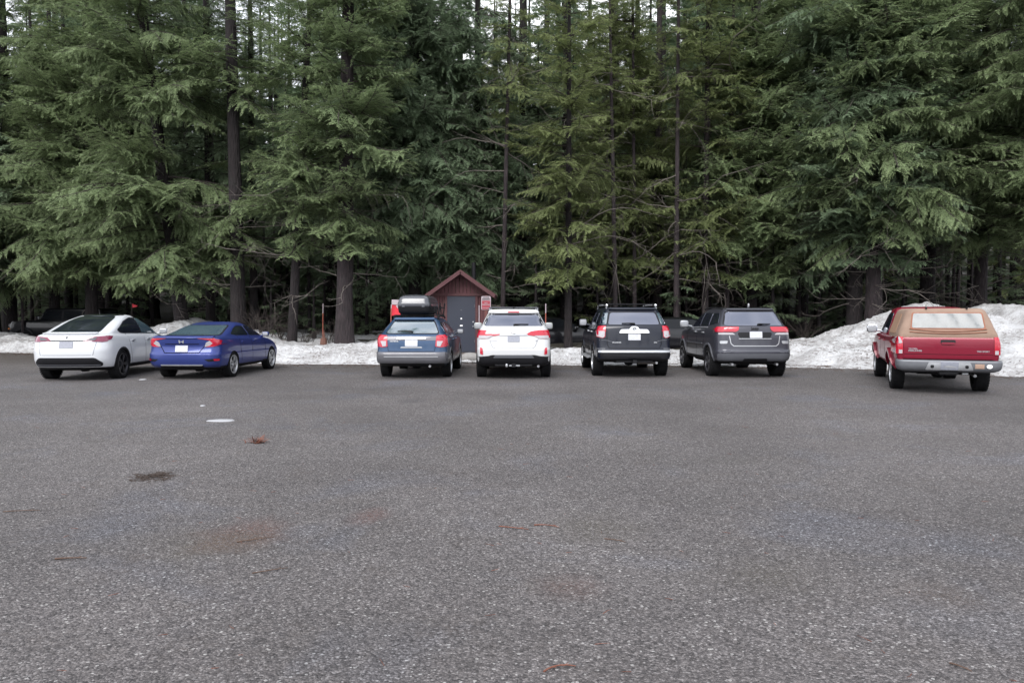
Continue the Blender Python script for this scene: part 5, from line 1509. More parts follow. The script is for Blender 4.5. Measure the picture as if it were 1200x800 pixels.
    c.wheels(1.0, 3.79, .39, .265, 1.64, M_ALLOY, 6, .24)
    c.under(1.0, 3.79, .36, True, (.55,))
    b = MB(); b.tube([(.15, .5, .42), (.62, .52, .42)], .10, 12); b.build('muffler', simple('heat_stained_steel', (.3, .28, .26), .4, metal=.7), c.root)
navy_suv()

# ---- grey SUV
P_GREY = paint('granite_grey_paint', (.042, .043, .055), .3, .34, .04, .45)
def grey_suv():
    c = Car('suv', (5.97, 19.72), 0, .95, 'dark grey metallic SUV with wide red lights, last SUV before the pickup', 'SUV')
    L = [(.36, .36, .3, 4.2, .80, .2, .3, .02, .1), (.44, .42, .08, 4.5, .90, .24, .4, .04, .15), (.53, .5, .02, 4.6, .93, .24, .42, .06, .2), (.66, .6, .0, 4.68, .945, .24, .42, .07, .2),
         (.70, .65, .03, 4.7, .945, .24, .42, .08, .2), (.80, .76, .05, 4.7, .945, .24, .42, .08, .22), (1.0, .95, .07, 4.62, .94, .24, .42, .09, .25), (1.15, 1.08, .09, 4.45, .92, .24, .4, .10, .25), (1.24, 1.13, .11, 3.8, .90, .24, .3, .10, .2),
         (1.30, 1.2, .15, 3.5, .85, .24, .25, .10, .2), (1.42, 1.42, .26, 3.1, .785, .23, .25, .09, .2), (1.55, 1.55, .38, 2.8, .725, .22, .25, .08, .15), (1.65, 1.65, .47, 2.55, .67, .2, .22, .06, .12),
         (1.705, 1.705, .52, 2.35, .62, .2, .2, .05, .1), (1.735, 1.735, .64, 2.15, .50, .16, .18, .03, .05), (1.745, 1.745, .8, 2.0, .3, .1, .1, .01, .02)]
    c.body(L, P_GREY, (.95, 3.865, .385), .43, lambda p, n: 3 if p.z < .45 else 0)
    glassset(c, [(-.72, 1.30), (.72, 1.30), (.60, 1.635), (-.60, 1.635)],
             [[(.60, 1.5), (.50, 1.37), (1.18, 1.29), (1.25, 1.60), (.78, 1.61)], [(1.28, 1.28), (2.08, 1.26), (2.08, 1.61), (1.34, 1.61)], [(2.18, 1.26), (3.2, 1.22), (2.85, 1.45), (2.55, 1.60), (2.18, 1.61)]],
             [(-.76, 1.25), (.76, 1.25), (.62, 1.6), (-.62, 1.6)])
    c.lamps([(.38, 1.27), (.93, 1.265), (.94, 1.20), (.92, 1.15), (.46, 1.15), (.40, 1.19)], [(.16, 1.14), (.36, 1.15), (.40, 1.25), (.16, 1.265)], off=.018)
    for sx in (1, -1):
        q = [(.48, 1.08), (.54, 1.125), (.86, 1.125), (.86, 1.08)]
        c.panel('reversing_lamp', M_WHITEL, [('rear', q if sx > 0 else mirror(q))], off=.012, r=.01)
        q = [(.68, .86), (.84, .86), (.84, .93), (.66, .93)]
        c.panel('reflector', M_SILVER, [('rear', q if sx > 0 else mirror(q))], off=.01, r=.02)
    c.panel('plate_recess', M_BLACK, [('rear', [(-.37, 1.0), (.37, 1.0), (.42, 1.10), (.40, 1.14), (-.40, 1.14), (-.42, 1.10)])], off=.004, r=.02)
    c.panel('garnish', M_SILVER, [('rear', [(-.40, .975), (.40, .975), (.40, .992), (-.40, .992)])], off=.02, r=.005)
    c.text('Jeep', 0, 1.235, .11, M_BLACK, off=.014)
    plate(c, .02, 1.08, M_PLATE)
    rear_seam(c, [(-.62, 1.05), (-.585, .86), (-.52, .805), (.52, .805), (.585, .86), (.62, 1.05)], .010, M_SILVER, 'tailgate_trim')
    rear_seam(c, [(-.92, .64), (-.62, .655), (-.58, .69), (.58, .69), (.62, .655), (.92, .64)], .010, M_GREYPL, 'bumper_crease')
    c.panel('lower_bumper', M_GREYPL, [('rear', [(-.88, .44), (.88, .44), (.90, .62), (-.90, .62)])], off=.01, r=.04)
    c.panel('hitch_cover', M_BLACK, [('rear', [(-.32, .40), (.32, .40), (.28, .50), (-.28, .50)])], off=.02, r=.02)
    c.panel('spoiler', P_GREY, [('rear', [(-.58, 1.672), (.58, 1.672), (.56, 1.692), (-.56, 1.692)])], off=.05, r=.03)
    b = MB(); b.sup((.02, .72, 1.80), (.035, .12, .12), .7, 6); b.build('roof_antenna', M_SILVER, c.root)
    wiper(c, .10, .40, 1.32, 1.33)
    rails(c, .62, .75, 2.5, 1.695, M_BLACK, .04)
    arch_panels(c, (.95, 3.865), .385, .425, .475, M_GREYPL, .02)
    c.panel('sill', M_BLACK, [(s_, [(1.42, .38), (3.4, .38), (3.4, .47), (1.42, .48)]) for s_ in ('left', 'right')], off=.014, r=.01)
    seams(c, [[(1.26, 1.28), (1.42, .85), (1.47, .5)], [(2.13, 1.26), (2.15, .5)], [(3.25, 1.22), (3.22, .5)]], 0, 0)
    c.panel('door_moulding', M_SILVER, [(s_, [(1.25, 1.235), (3.35, 1.185), (3.35, 1.197), (1.25, 1.25)]) for s_ in ('left', 'right')], off=.014, r=0)
    c.panel('door_moulding', M_GREYPL, [(s_, [(1.5, .80), (3.3, .78), (3.3, .81), (1.5, .83)]) for s_ in ('left', 'right')], off=.02, r=.01)
    c.handles((1.52, 2.35), 1.10, M_SILVER)
    c.mirrors(3.15, 1.30, M_SILVER, size=(.24, .13, .2), x=1.06)
    c.wheels(.95, 3.865, .385, .265, 1.64, M_DKALLOY, 5, .26)
    c.under(.95, 3.865, .33, False, (-.55, .55), M_ALLOY)
grey_suv()

# ---- red pickup with soft topper
P_CRIM = paint('crimson_paint', (.15, .003, .017), .2, .4, .02, .4)
def pickup():
    c = Car('pickup_truck', (9.02, 16.25), 20, 1.10, 'crimson pickup truck with a tan canvas topper over its bed', 'pickup truck')
    a = R(20)
    # bed and lower body
    L = [(.50, .5, .10, 4.9, .84, .06, .3, .0, .1), (.60, .58, .03, 5.05, .90, .06, .4, .0, .15), (.75, .72, .0, 5.1, .925, .06, .4, .0, .2), (.95, .9, .0, 5.1, .93, .07, .4, .0, .25), (1.08, 1.02, .01, 4.95, .92, .08, .4, .0, .25), (1.13, 1.08, .03, 4.8, .905, .08, .4, .0, .25), (1.15, 1.11, .06, 4.6, .88, .08, .4, .0, .2)]
    c.body(L, P_CRIM, (1.10, 4.35, .37), .44, None)
    low = c.bvh
    # cab
    CL = [(1.12, 1.10, 1.98, 4.1, .885, .08, .25, .0, .2), (1.2, 1.18, 1.99, 3.92, .86, .08, .25, .0, .2), (1.4, 1.4, 2.04, 3.6, .795, .1, .25, .0, .15), (1.6, 1.6, 2.10, 3.28, .73, .12, .22, .0, .12), (1.70, 1.70, 2.16, 3.1, .68, .15, .2, .0, .1), (1.745, 1.745, 2.28, 2.95, .58, .15, .18, .0, .05), (1.76, 1.76, 2.45, 2.8, .35, .1, .1, 0, .02)]
    V, F = loft_geo(CL, 3)
    me = mesh_from('cab', V, F, [P_CRIM]); autosmooth(me, 35); cab = obj('cab', me, c.root)
    bm = bmesh.new(); bm.from_mesh(me); bmesh.ops.recalc_face_normals(bm, faces=bm.faces); bm.to_mesh(me); cb = BVHTree.FromBMesh(bm); bm.free()
    for sx in ('left', 'right'):
        c.panel('side_window', M_GLASS, [(sx, [(2.12, 1.18), (2.86, 1.16), (2.84, 1.62), (2.22, 1.62)])], off=.008, r=.04, bvh=cb, parent=cab)
        c.panel('side_window', M_GLASS, [(sx, [(2.94, 1.16), (3.78, 1.14), (3.5, 1.38), (3.2, 1.60), (2.92, 1.62)])], off=.008, r=.03, bvh=cb, parent=cab)
    c.panel('windscreen', M_GLASS, [('front', [(-.76, 1.16), (.76, 1.16), (.66, 1.62), (-.66, 1.62)])], off=.006, r=.05, step=.1, bvh=cb, parent=cab)
    # canvas topper
    tan = canvas_mat()
    TL = [(1.13, 1.13, .03, 1.93, .90, .08, .05, .0, .0), (1.18, 1.18, .03, 1.93, .895, .09, .05, .0, .0), (1.3, 1.3, .07, 1.94, .855, .1, .05, .0, .0), (1.45, 1.45, .13, 1.95, .80, .12, .05, .0, .0), (1.6, 1.6, .20, 1.96, .745, .14, .05, .0, .0), (1.675, 1.675, .24, 1.97, .70, .15, .05, .0, .0), (1.705, 1.705, .30, 1.97, .63, .15, .05, .0, .0), (1.71, 1.712, .42, 1.95, .45, .1, .05, .0, .0)]
    V, F = loft_geo(TL, 3)
    V = [(x + .004 * math.sin(y * 31 + z * 9), y + .006 * math.sin(x * 21 + z * 15) * (1 if y < .5 else 0), z + (.006 * math.sin(x * 17 + y * 11) if z > 1.3 else 0)) for x, y, z in V]
    me = mesh_from('canvas_topper', V, F, [tan]); autosmooth(me, 35)
    bm = bmesh.new(); bm.from_mesh(me); bmesh.ops.recalc_face_normals(bm, faces=bm.faces); bm.to_mesh(me); tb = BVHTree.FromBMesh(bm); bm.free()
    top = obj('canvas_topper', me, c.root)
    dark_tan = simple('canvas_binding', (.22, .085, .05), .8)
    clearp = simple('vinyl_window', (.095, .105, .11), .32, coat=.12, var=.6, scale=14)
    c.panel('window_binding', dark_tan, [('rear', [(-.665, 1.30), (.665, 1.30), (.625, 1.63), (-.625, 1.63)])], off=.006, r=.04, bvh=tb, parent=top)
    c.panel('vinyl_window', clearp, [('rear', [(-.64, 1.32), (.64, 1.32), (.60, 1.612), (-.60, 1.612)])], off=.011, r=.04, bvh=tb, parent=top)
    for sx in ('left', 'right'): c.panel('side_flap', simple('canvas_flap', (.25, .15, .095), .85), [(sx, [(.50, 1.20), (1.75, 1.20), (1.75, 1.60), (.62, 1.60)])], off=.008, r=.05, bvh=tb, parent=top)
    b = MB()
    for k, zz in ((0, 1.255), (1, 1.215)):
        pts = []
        for i in range(15):
            x = -.68 + 1.36 * i / 14
            p, n = c.hit('rear', x, zz + .05 * (x / .68) ** 2 * (1 if k == 0 else .6) - .0, tb)
            pts.append(p + Vector((0, -.012, 0)))
        b.tube(pts, .010, 6)
    b.build('rolled_flap', dark_tan, top)
    for x in (-.36, .36):
        b = MB(); b.box((x * 1.0, .26, 1.722), (.025, .10, .05), bev=.006); b.build('topper_strap', M_BLACK, top)
    # tailgate
    c.panel('tailgate', P_CRIM, [('rear', [(-.785, .715), (.785, .715), (.785, 1.125), (-.785, 1.125)])], off=.022, r=.02, inner=.02)
    rear_seam(c, [(-.775, .80), (.775, .80)], .004, M_DARK, 'tailgate_crease', off=.024)
    c.panel('tailgate_handle', M_BLACK, [('rear', [(-.13, 1.02), (.13, 1.02), (.13, 1.085), (-.13, 1.085)])], off=.028, r=.02)
    c.panel('handle_grip', P_CRIM, [('rear', [(-.12, 1.0), (.12, 1.0), (.11, 1.04), (-.11, 1.04)])], off=.045, r=.015)
    c.text('TACOMA', -.62, .905, .038, M_SILVER, off=.024)
    c.text('PRERUNNER', -.58, .865, .044, M_SILVER, off=.024)
    c.text('TRD SPORT', .61, .865, .042, M_SILVER, off=.024)
    for sx in (1, -1):
        P = [('rear', [(.80, .80), (.925, .80), (.925, 1.16), (.80, 1.16)] if sx > 0 else [(-.925, .80), (-.80, .80), (-.80, 1.16), (-.925, 1.16)]), ('right' if sx > 0 else 'left', [(.05, .80), (.16, .80), (.19, 1.02), (.12, 1.14), (.05, 1.14)])]
        o = c.panel('tail_light', M_RED, P, off=.02, step=.05, r=.015)
        q = [(.81, .81), (.915, .81), (.915, .885), (.81, .885)]
        c.panel('reversing_lamp', M_WHITEL, [('rear', q if sx > 0 else mirror(q))], off=.028, r=.01, parent=o)
        q = [(.81, 1.02), (.915, 1.0), (.915, 1.13), (.85, 1.135)]
        c.panel('lamp_highlight', M_WHITEL if sx < 0 else M_RED, [('rear', q if sx > 0 else mirror(q))], off=.026, r=.02, parent=o)
    # bumper: its own loft
    BL = [(.46, .46, -.12, .12, .80, .1, .02, .03, .0), (.50, .50, -.19, .14, .90, .14, .02, .05, .0), (.58, .58, -.22, .15, .935, .16, .02, .06, .0), (.66, .66, -.22, .15, .94, .16, .02, .06, .0), (.69, .69, -.20, .14, .93, .15, .02, .06, .0)]
    V, F = loft_geo(BL, 3)
    bump = simple('bumper_grey', (.12, .125, .138), .45, metal=.4, scale=10, var=.2)
    me = mesh_from('rear_bumper', V, F, [bump]); autosmooth(me, 40)
    bm = bmesh.new(); bm.from_mesh(me); bmesh.ops.recalc_face_normals(bm, faces=bm.faces); bm.to_mesh(me); bb = BVHTree.FromBMesh(bm); bm.free()
    bo = obj('rear_bumper', me, c.root)
    c.panel('bumper_pad', M_BLACK, [('top', [(-.80, -.15), (.80, -.15), (.80, .0), (-.80, .0)])], off=.006, r=.02, bvh=bb, parent=bo)
    c.panel('bumper_recess', M_SILVER, [('rear', [(-.42, .50), (.42, .50), (.36, .655), (-.36, .655)])], off=.006, r=.02, bvh=bb, parent=bo)
    c.panel('number_plate', M_PLATEG, [('rear', c.rr(-.155, .155, .51, .665))], off=.016, step=.4, r=.01, bvh=bb)
    for x in (-.30, .30):
        c.panel('plate_lamp', M_BLACK, [('rear', [(x - .03, .545), (x + .03, .545), (x + .03, .60), (x - .03, .60)])], off=.012, r=.02, bvh=bb, parent=bo)
    c.panel('bumper_sticker', simple('faded_sticker', (.30, .20, .15), .6, var=.4, scale=40), [('rear', [(.44, .54), (.60, .54), (.60, .63), (.44, .63)])], off=.005, r=.004, bvh=bb, parent=bo)
    c.panel('round_sticker', M_WHITEPAINT, [('rear', [(.69 + math.cos(t * PI / 8) * .052, .585 + math.sin(t * PI / 8) * .042) for t in range(16)])], off=.005, r=0, step=.5, bvh=bb, parent=bo)
    arch_panels(c, (1.10, 4.35), .37, .43, .51, P_CRIM, .055, lo=-.02)
    seams(c, [[(2.02, 1.14), (2.02, .54)], [(2.9, 1.13), (2.9, .56), ], [(3.82, 1.1), (3.82, .56)]], 0, 0)
    c.handles((2.2, 3.1), 1.0, P_CRIM)
    c.mirrors(3.72, 1.24, M_CHROME, size=(.24, .13, .21), x=1.04)
    b = MB(); b.box((0, 2.5, .48), (1.5, 4.6, .14), bev=.03); b.build('chassis', M_BLACK, c.root)
    c.wheels(1.10, 4.35, .375, .25, 1.56, M_ALLOY, 6, .23)
    c.under(1.10, 4.35, .36, False, (.5,))
    b = MB(); b.box((0, -.02, .44), (.34, .26, .07), bev=.02); b.tube([(.0, -.14, .46), (.0, .2, .46)], .04, 8); b.build('tow_hitch', M_BLACK, c.root)
    b = MB(); b.sup((.3, -.05, .43), (.12, .1, .05), .7, 5); b.build('tow_loop', M_SILVER, c.root)

def canvas_mat():
    m, nt, b, _ = new_mat('tan_canvas')
    c = coord(nt); n = noise_n(nt, c, 5, 5); n2 = noise_n(nt, c, 160, 2)
    nt.links.new(rgbmix(nt, n, (.175, .115, .085), (.25, .172, .13)), b.inputs['Base Color'])
    b.inputs['Roughness'].default_value = .85
    bump_n(nt, b, n2, .4, .002)
    return m
pickup()

# ---- vehicles parked behind, in the shade of the trees
M_SHADEGLASS = simple('shaded_glass', (.006, .007, .009), .12, spec=.3, ior=1.4)
P_BLK = paint('black_paint', (.003, .003, .005), .1, .3, .02)
def boxy(name, loc, ang, label, cat):
    c = Car(name, loc, ang, .9, label, cat)
    L = [(.45, .45, .1, 4.4, .80, .1, .2, .0, .05), (.55, .55, .02, 4.5, .84, .1, .2, .0, .08), (.9, .88, .0, 4.52, .86, .1, .2, .0, .1), (1.12, 1.08, .0, 4.5, .85, .1, .2, .0, .12), (1.24, 1.2, .02, 4.4, .83, .1, .15, .0, .12), (1.26, 1.27, .03, 3.1, .81, .1, .1, .0, .05), (1.5, 1.5, .07, 2.95, .76, .1, .1, .0, .05), (1.76, 1.76, .12, 2.8, .71, .1, .1, .0, .04), (1.80, 1.80, .18, 2.7, .66, .1, .1, .0, .03), (1.81, 1.81, .3, 2.6, .5, .1, .1, .0, .02)]
    c.body(L, P_BLK, (.9, 3.7, .4), .45, None)
    glassset(c, [(-.6, 1.32), (.6, 1.32), (.56, 1.68), (-.56, 1.68)], [[(.2, 1.3), (.95, 1.3), (.95, 1.68), (.26, 1.68)], [(1.02, 1.3), (1.85, 1.3), (1.85, 1.68), (1.02, 1.68)], [(1.95, 1.3), (2.9, 1.3), (2.78, 1.68), (1.95, 1.68)]], [(-.66, 1.36), (.66, 1.36), (.62, 1.7), (-.62, 1.7)], mat=M_SHADEGLASS)
    arch_panels(c, (.9, 3.7), .4, .44, .54, M_BLACK, .05)
    for sx in (-1, 1):
        b = MB(); b.sup((sx * .6, 4.48, 1.0), (.2, .08, .2), .9, 7); b.build('headlight', M_WHITEL, c.root)
        b = MB(); b.sup((sx * .78, 4.42, .86), (.08, .1, .08), .9, 6); b.build('marker_lamp', simple('amber_lens', (.7, .25, .08), .2), c.root)
    b = MB(); b.box((0, 4.62, .6), (1.5, .16, .16), bev=.03); b.build('front_bumper', M_BLACK, c.root)
    c.handles((1.1, 2.05), 1.15, M_BLACK)
    c.mirrors(2.95, 1.36, M_BLACK, size=(.2, .12, .2))
    c.wheels(.9, 3.7, .4, .26, 1.52, M_DKALLOY, 5, .24)
    c.under(.9, 3.7, .4, False)
    return c
boxy('off_road_car', (-19.6, 36.0), -88, 'black boxy off-road car seen side-on behind the left snow bank', 'off-road car')

def dark_car(loc, ang, label, red=False):
    c = Car('parked_car', loc, ang, .9, label, 'car')
    L = [(.25, .25, .2, 4.3, .78, .2, .3, .03, .1), (.45, .4, .03, 4.5, .87, .22, .4, .05, .2), (.65, .6, .0, 4.55, .88, .22, .4, .06, .22), (.88, .78, .04, 4.4, .87, .2, .45, .1, .3), (.98, .9, .1, 3.8, .83, .2, .3, .1, .22), (1.05, 1.04, .3, 3.3, .77, .22, .25, .1, .2), (1.2, 1.2, .62, 2.9, .69, .22, .24, .08, .15), (1.36, 1.36, .95, 2.55, .61, .2, .2, .06, .1), (1.43, 1.43, 1.2, 2.3, .5, .15, .15, .03, .05), (1.45, 1.45, 1.4, 2.1, .3, .1, .1, .01, .01)]
    c.body(L, P_BLK, (.9, 3.55, .33), .36, None)
    glassset(c, [(-.68, 1.06), (.68, 1.06), (.54, 1.36), (-.54, 1.36)], [[(.72, 1.06), (1.9, 1.04), (1.88, 1.35), (1.15, 1.36)], [(1.98, 1.04), (3.0, 1.02), (2.6, 1.24), (2.3, 1.35), (1.98, 1.36)]], [(-.7, 1.05), (.7, 1.05), (.55, 1.36), (-.55, 1.36)], mat=M_SHADEGLASS)
    c.lamps([(.56, .93), (.84, .94), (.86, .76), (.6, .76)], [(.15, .76), (.3, .8), (.32, .93), (.15, .95)], off=.014)
    plate(c, 0, .75, M_PLATE)
    c.handles((1.3, 2.2), .88, P_BLK); c.mirrors(2.85, 1.05, P_BLK, size=(.18, .12, .12))
    c.wheels(.9, 3.55, .33, .22, 1.56, M_ALLOY, 5, .23); c.under(.9, 3.55, .26, False)
dark_car((.4, 29.6), 84, 'black car in deep shade seen through the gap between white and navy SUVs')
dark_car((5.0, 27.8), 80, 'black car in deep shade seen through the gap between navy and grey SUVs')
# ================================================================== outhouse
def outhouse():
    t = empty('outhouse', (OUT_X, OUT_Y, 0)); tag(t, 'small red-brown wooden outhouse with gabled roof and grey door', 'outhouse')
    def woodm(name, a, b_):
        m, nt, b, _ = new_mat(name); c = coord(nt)
        mp = N(nt, 'ShaderNodeMapping'); mp.inputs['Scale'].default_value = (1, 1, .12); nt.links.new(c, mp.inputs[0])
        n = noise_n(nt, mp.outputs[0], 26, 5, .65); n2 = noise_n(nt, c, 2.2, 4)
        col = rgbmix(nt, n, a, b_); col = rgbmix(nt, math_n(nt, 'MULTIPLY', ramp_n(nt, n2, [(.5, 0), (.8, 1)]), .35), col, (.10, .075, .06))
        nt.links.new(col, b.inputs['Base Color']); b.inputs['Roughness'].default_value = .75; bump_n(nt, b, n, .3, .004); return m
    redw = woodm('red_stained_boards', (.060, .018, .022), (.105, .036, .040))
    trim = woodm('red_trim', (.045, .013, .016), (.078, .025, .028))
    roofm = woodm('brown_shingles', (.055, .028, .024), (.12, .060, .050))
    doorm = simple('slate_door_paint', (.016, .020, .034), .5, var=.12, scale=3)
    conc = simple('concrete', (.085, .070, .062), .9, var=.25)
    W, D, z0, ze = 1.92, 2.3, .20, 2.32     # width, depth, floor, eaves
    pk = 3.03
    b = MB(); b.box((0, D / 2, z0 / 2 + .0), (W + .2, D + .2, z0), bev=.02); b.build('foundation', conc, t)
    # side and rear walls of vertical boards, each board its own piece in one wall mesh
    for sx in (-1, 1):
        b = MB(); n = 13
        for k in range(n): b.box((sx * (W / 2 - .02), D * (k + .5) / n, (z0 + ze) / 2), (.04 + .006 * (k % 2), D / n - .012, ze - z0))
        b.box((sx * (W / 2 - .035), D / 2, (z0 + ze) / 2), (.03, D - .02, ze - z0 - .01)); b.build('side_wall', redw, t)
    b = MB(); b.box((0, D - .03, (z0 + ze) / 2), (W - .1, .05, ze - z0)); b.build('back_wall', redw, t)
    # front: boards either side of the door
    dw = .50
    for sx in (-1, 1):
        x0 = dw + .09; x1 = W / 2 - .10; n = 3
        for k in range(n):
            b = MB(); w_ = (x1 - x0) / n; b.box((sx * (x0 + w_ * (k + .5)), .03, (z0 + ze) / 2), (w_ - .012, .04, ze - z0), bev=.004); b.build('board', redw, t)
        b = MB(); b.box((sx * (dw + .045), .0, (z0 + 2.22) / 2), (.09, .10, 2.22 - z0), bev=.006); b.build('door_jamb', trim, t)
        b = MB(); b.box((sx * (W / 2 - .05), .02, (z0 + ze) / 2), (.10, .12, ze - z0), bev=.006); b.build('corner_post', trim, t)
    b = MB(); b.box((0, .06, 1.26), (W - .25, .02, 2.0)); b.build('inner_wall', M_DARK, t)
    # gable of vertical boards
    n = 15
    for k in range(n):
        xa = -W / 2 - .02 + (W + .04) * k / n + .006; xb = -W / 2 - .02 + (W + .04) * (k + 1) / n - .006
        za = pk - .06 - abs(xa) * .71; zb_ = pk - .06 - abs(xb) * .71; zb_ = max(zb_, ze - .02); za = max(za, ze - .02)
        pr = [(xa, 2.26), (xb, 2.26), (xb, zb_), (xa, za)]
        if xa < 0 < xb: pr = [(xa, 2.26), (xb, 2.26), (xb, zb_), (0, pk - .06), (xa, za)]
        V = [(x, -.03, z) for x, z in pr] + [(x, .01, z) for x, z in pr]; m = len(pr)
        F = [tuple(range(m)), tuple(reversed(range(m, 2 * m)))] + [(i, i + m, (i + 1) % m + m, (i + 1) % m) for i in range(m)]
        me = mesh_from('gable_board', V, F, [redw]); bm = bmesh.new(); bm.from_mesh(me); bmesh.ops.recalc_face_normals(bm, faces=bm.faces); bm.to_mesh(me); bm.free()
        obj('gable_board', me, t)
    b = MB(); b.box((0, -.05, 2.25), (W + .16, .06, .10), bev=.006); b.build('gable_beam', trim, t)
    # roof: two slopes with shingle courses, overhanging 0.35 at the sides and front
    sl = math.atan(.71)
    for sx in (-1, 1):
        ln = (W / 2 + .24) / math.cos(sl); r = MB()
        cx = sx * (W / 2 + .24) / 2; cz = pk + .03 - (W / 2 + .24) / 2 * .71
        r.box((cx, D / 2 - .15, cz), (ln, D + .75, .05), ry=sx * sl)
        nc = 11
        for q in range(nc):
            u = (q + .5) / nc; x = sx * u * (W / 2 + .26); z = pk + .075 - abs(x) * .71
            r.box((x, D / 2 - .15, z), (ln / nc + .03, D + .76, .014), ry=sx * (sl - .07))
        r.build('roof_slope', roofm, t, smooth=False)
        f = MB(); f.box((cx, -.54, cz - .03), (ln, .04, .13), ry=sx * sl, bev=.005); f.build('barge_board', trim, t)
        g = MB(); g.box((sx * (W / 2 + .23), D / 2 - .15, pk - .02 - (W / 2 + .24) * .71), (.03, D + .72, .12)); g.build('fascia', trim, t)
    # soffit rafters ends
    for sx in (-1, 1):
        for y in (0.2, .9, 1.6): 
            f = MB(); f.box((sx * (W / 2 + .15), y, ze - .03), (.30, .05, .09), ry=sx * sl); f.build('rafter_end', trim, t)
    d = MB(); d.box((0, -.01, 1.225), (2 * dw, .05, 2.04), bev=.006); door = d.build('door', doorm, t)
    h = MB(); h.sup((dw - .08, -.06, 1.12), (.05, .09, .05), .9, 6); h.sup((dw - .08, -.04, 1.28), (.05, .03, .05), .9, 6); h.build('handle', M_SILVER, door)
    h = MB(); h.box((dw - .03, -.045, 1.85), (.02, .03, .10)); h.box((dw - .03, -.045, .6), (.02, .03, .10)); h.build('hinge', M_GREYPL, door)
    h = MB(); h.tube([(0, -.036, 1.40), (0, -.044, 1.40)], .03, 14); h.build('door_disc', M_WHITEPAINT, door)
    h = MB(); h.box((.0, -.038, 1.15), (.10, .008, .045)); h.build('door_notice', M_WHITEPAINT, door)
    h = MB(); h.box((.0, -.038, 1.70), (.06, .008, .03)); h.build('vent_slot', M_GREYPL, door)
    b = MB(); b.tube([(.35, D - .4, 2.5), (.35, D - .4, 3.5)], .08, 12); b.build('vent_pipe', M_BLACK, t)
outhouse()

# sign on its post to the right of the door
M_ORANGE = simple('orange_fibreglass', (.26, .07, .045), .5)
M_SIGNW = simple('sign_white', (.33, .28, .30), .4)
M_SIGNR = simple('sign_red', (.26, .03, .045), .4)
def flat_text(txt, loc, size, mat, parent, ext=.002):
    cu = bpy.data.curves.new('lettering', 'FONT'); cu.body = txt; cu.size = size; cu.extrude = ext; cu.align_x = 'CENTER'; cu.align_y = 'CENTER'; cu.offset = size * .02
    t = bpy.data.objects.new('lettering', cu); COL.objects.link(t)
    me = bpy.data.meshes.new_from_object(t.evaluated_get(bpy.context.evaluated_depsgraph_get())); bpy.data.objects.remove(t); bpy.data.curves.remove(cu)
    me.transform(Matrix.Translation(loc) @ Matrix.Rotation(PI / 2, 4, 'X')); me.materials.append(mat)
    return obj('lettering', me, parent)
def rrect(w, h, r, d, cz):
    p = roundpoly([(-w / 2, cz - h / 2), (w / 2, cz - h / 2), (w / 2, cz + h / 2), (-w / 2, cz + h / 2)], r)
    m = len(p); V = [(x, -d / 2, z) for x, z in p] + [(x, d / 2, z) for x, z in p]
    return V, [tuple(range(m)), tuple(reversed(range(m, 2 * m)))] + [(i, i + m, (i + 1) % m + m, (i + 1) % m) for i in range(m)]
def sign():
    Y = 26.5; X = PX(569.6, Y); e = empty('sign', (X, Y, 0)); tag(e, 'white and red parking notice on a brown post beside the outhouse', 'sign')
    b = MB(); b.box((0, .05, 1.1), (.09, .07, 2.2)); b.build('post', simple('brown_post', (.11, .04, .035), .8), e)
    zc = 1.65 + (365 - 355) / 900 * Y
    V, F = rrect(.33, .47, .05, .012, zc); pl = obj('sign_board', mesh_from('sign_board', V, F, [M_SIGNW]), e)
    V, F = rrect(.28, .30, .02, .006, zc - .07); V = [(x, y - .01, z) for x, y, z in V]; rd = obj('red_field', mesh_from('red_field', V, F, [M_SIGNR]), pl)
    b = MB(); b.box((0, -.012, zc + .125), (.26, .006, .03)); b.build('dark_line', M_BLACK, pl)
    flat_text('NOTICE', (0, -.012, zc + .185), .06, M_BLACK, pl)
    flat_text('NO\nPARKING', (0, -.018, zc - .03), .062, M_SIGNW, pl); flat_text('TOW AWAY', (0, -.018, zc - .17), .045, M_SIGNW, pl)
sign()

# snow stakes
def stake(px, Y, z1, label, white=.45, flag=None, lean=0, base=0):
    X = PX(px, Y); g = max(ground_hit(X, Y), 0)
    e = empty('snow_stake', (X, Y, g - .03)); tag(e, label, 'snow stake')
    e.rotation_euler = (0, lean, 0); H = z1 - g
    b = MB(); b.tube([(0, 0, 0), (0, 0, H - white)], .016, 8); b.build('pole', M_ORANGE if white > 0 else WOOD, e)
    if white > 0:
        b = MB(); b.tube([(0, 0, H - white), (0, 0, H)], .0165, 8); b.sup((0, 0, H), (.033, .033, .02), 1, 5); b.build('reflective_tip', M_SIGNW, e)
    if flag: flag(e, H)
    return e
stake(561.5, 25.6, 1.65 + 8 / 900 * 25.6, 'orange snow stake with long white tip before the outhouse wall', .6)
stake(639.5, 25.2, 1.65 + 10 / 900 * 25.2, 'orange snow stake with white tip right of the white SUV', .30)
stake(378, 28.5, 1.65 + 10 / 900 * 28.5, 'thin orange snow stake behind the splintered stump', .35, lean=.02)
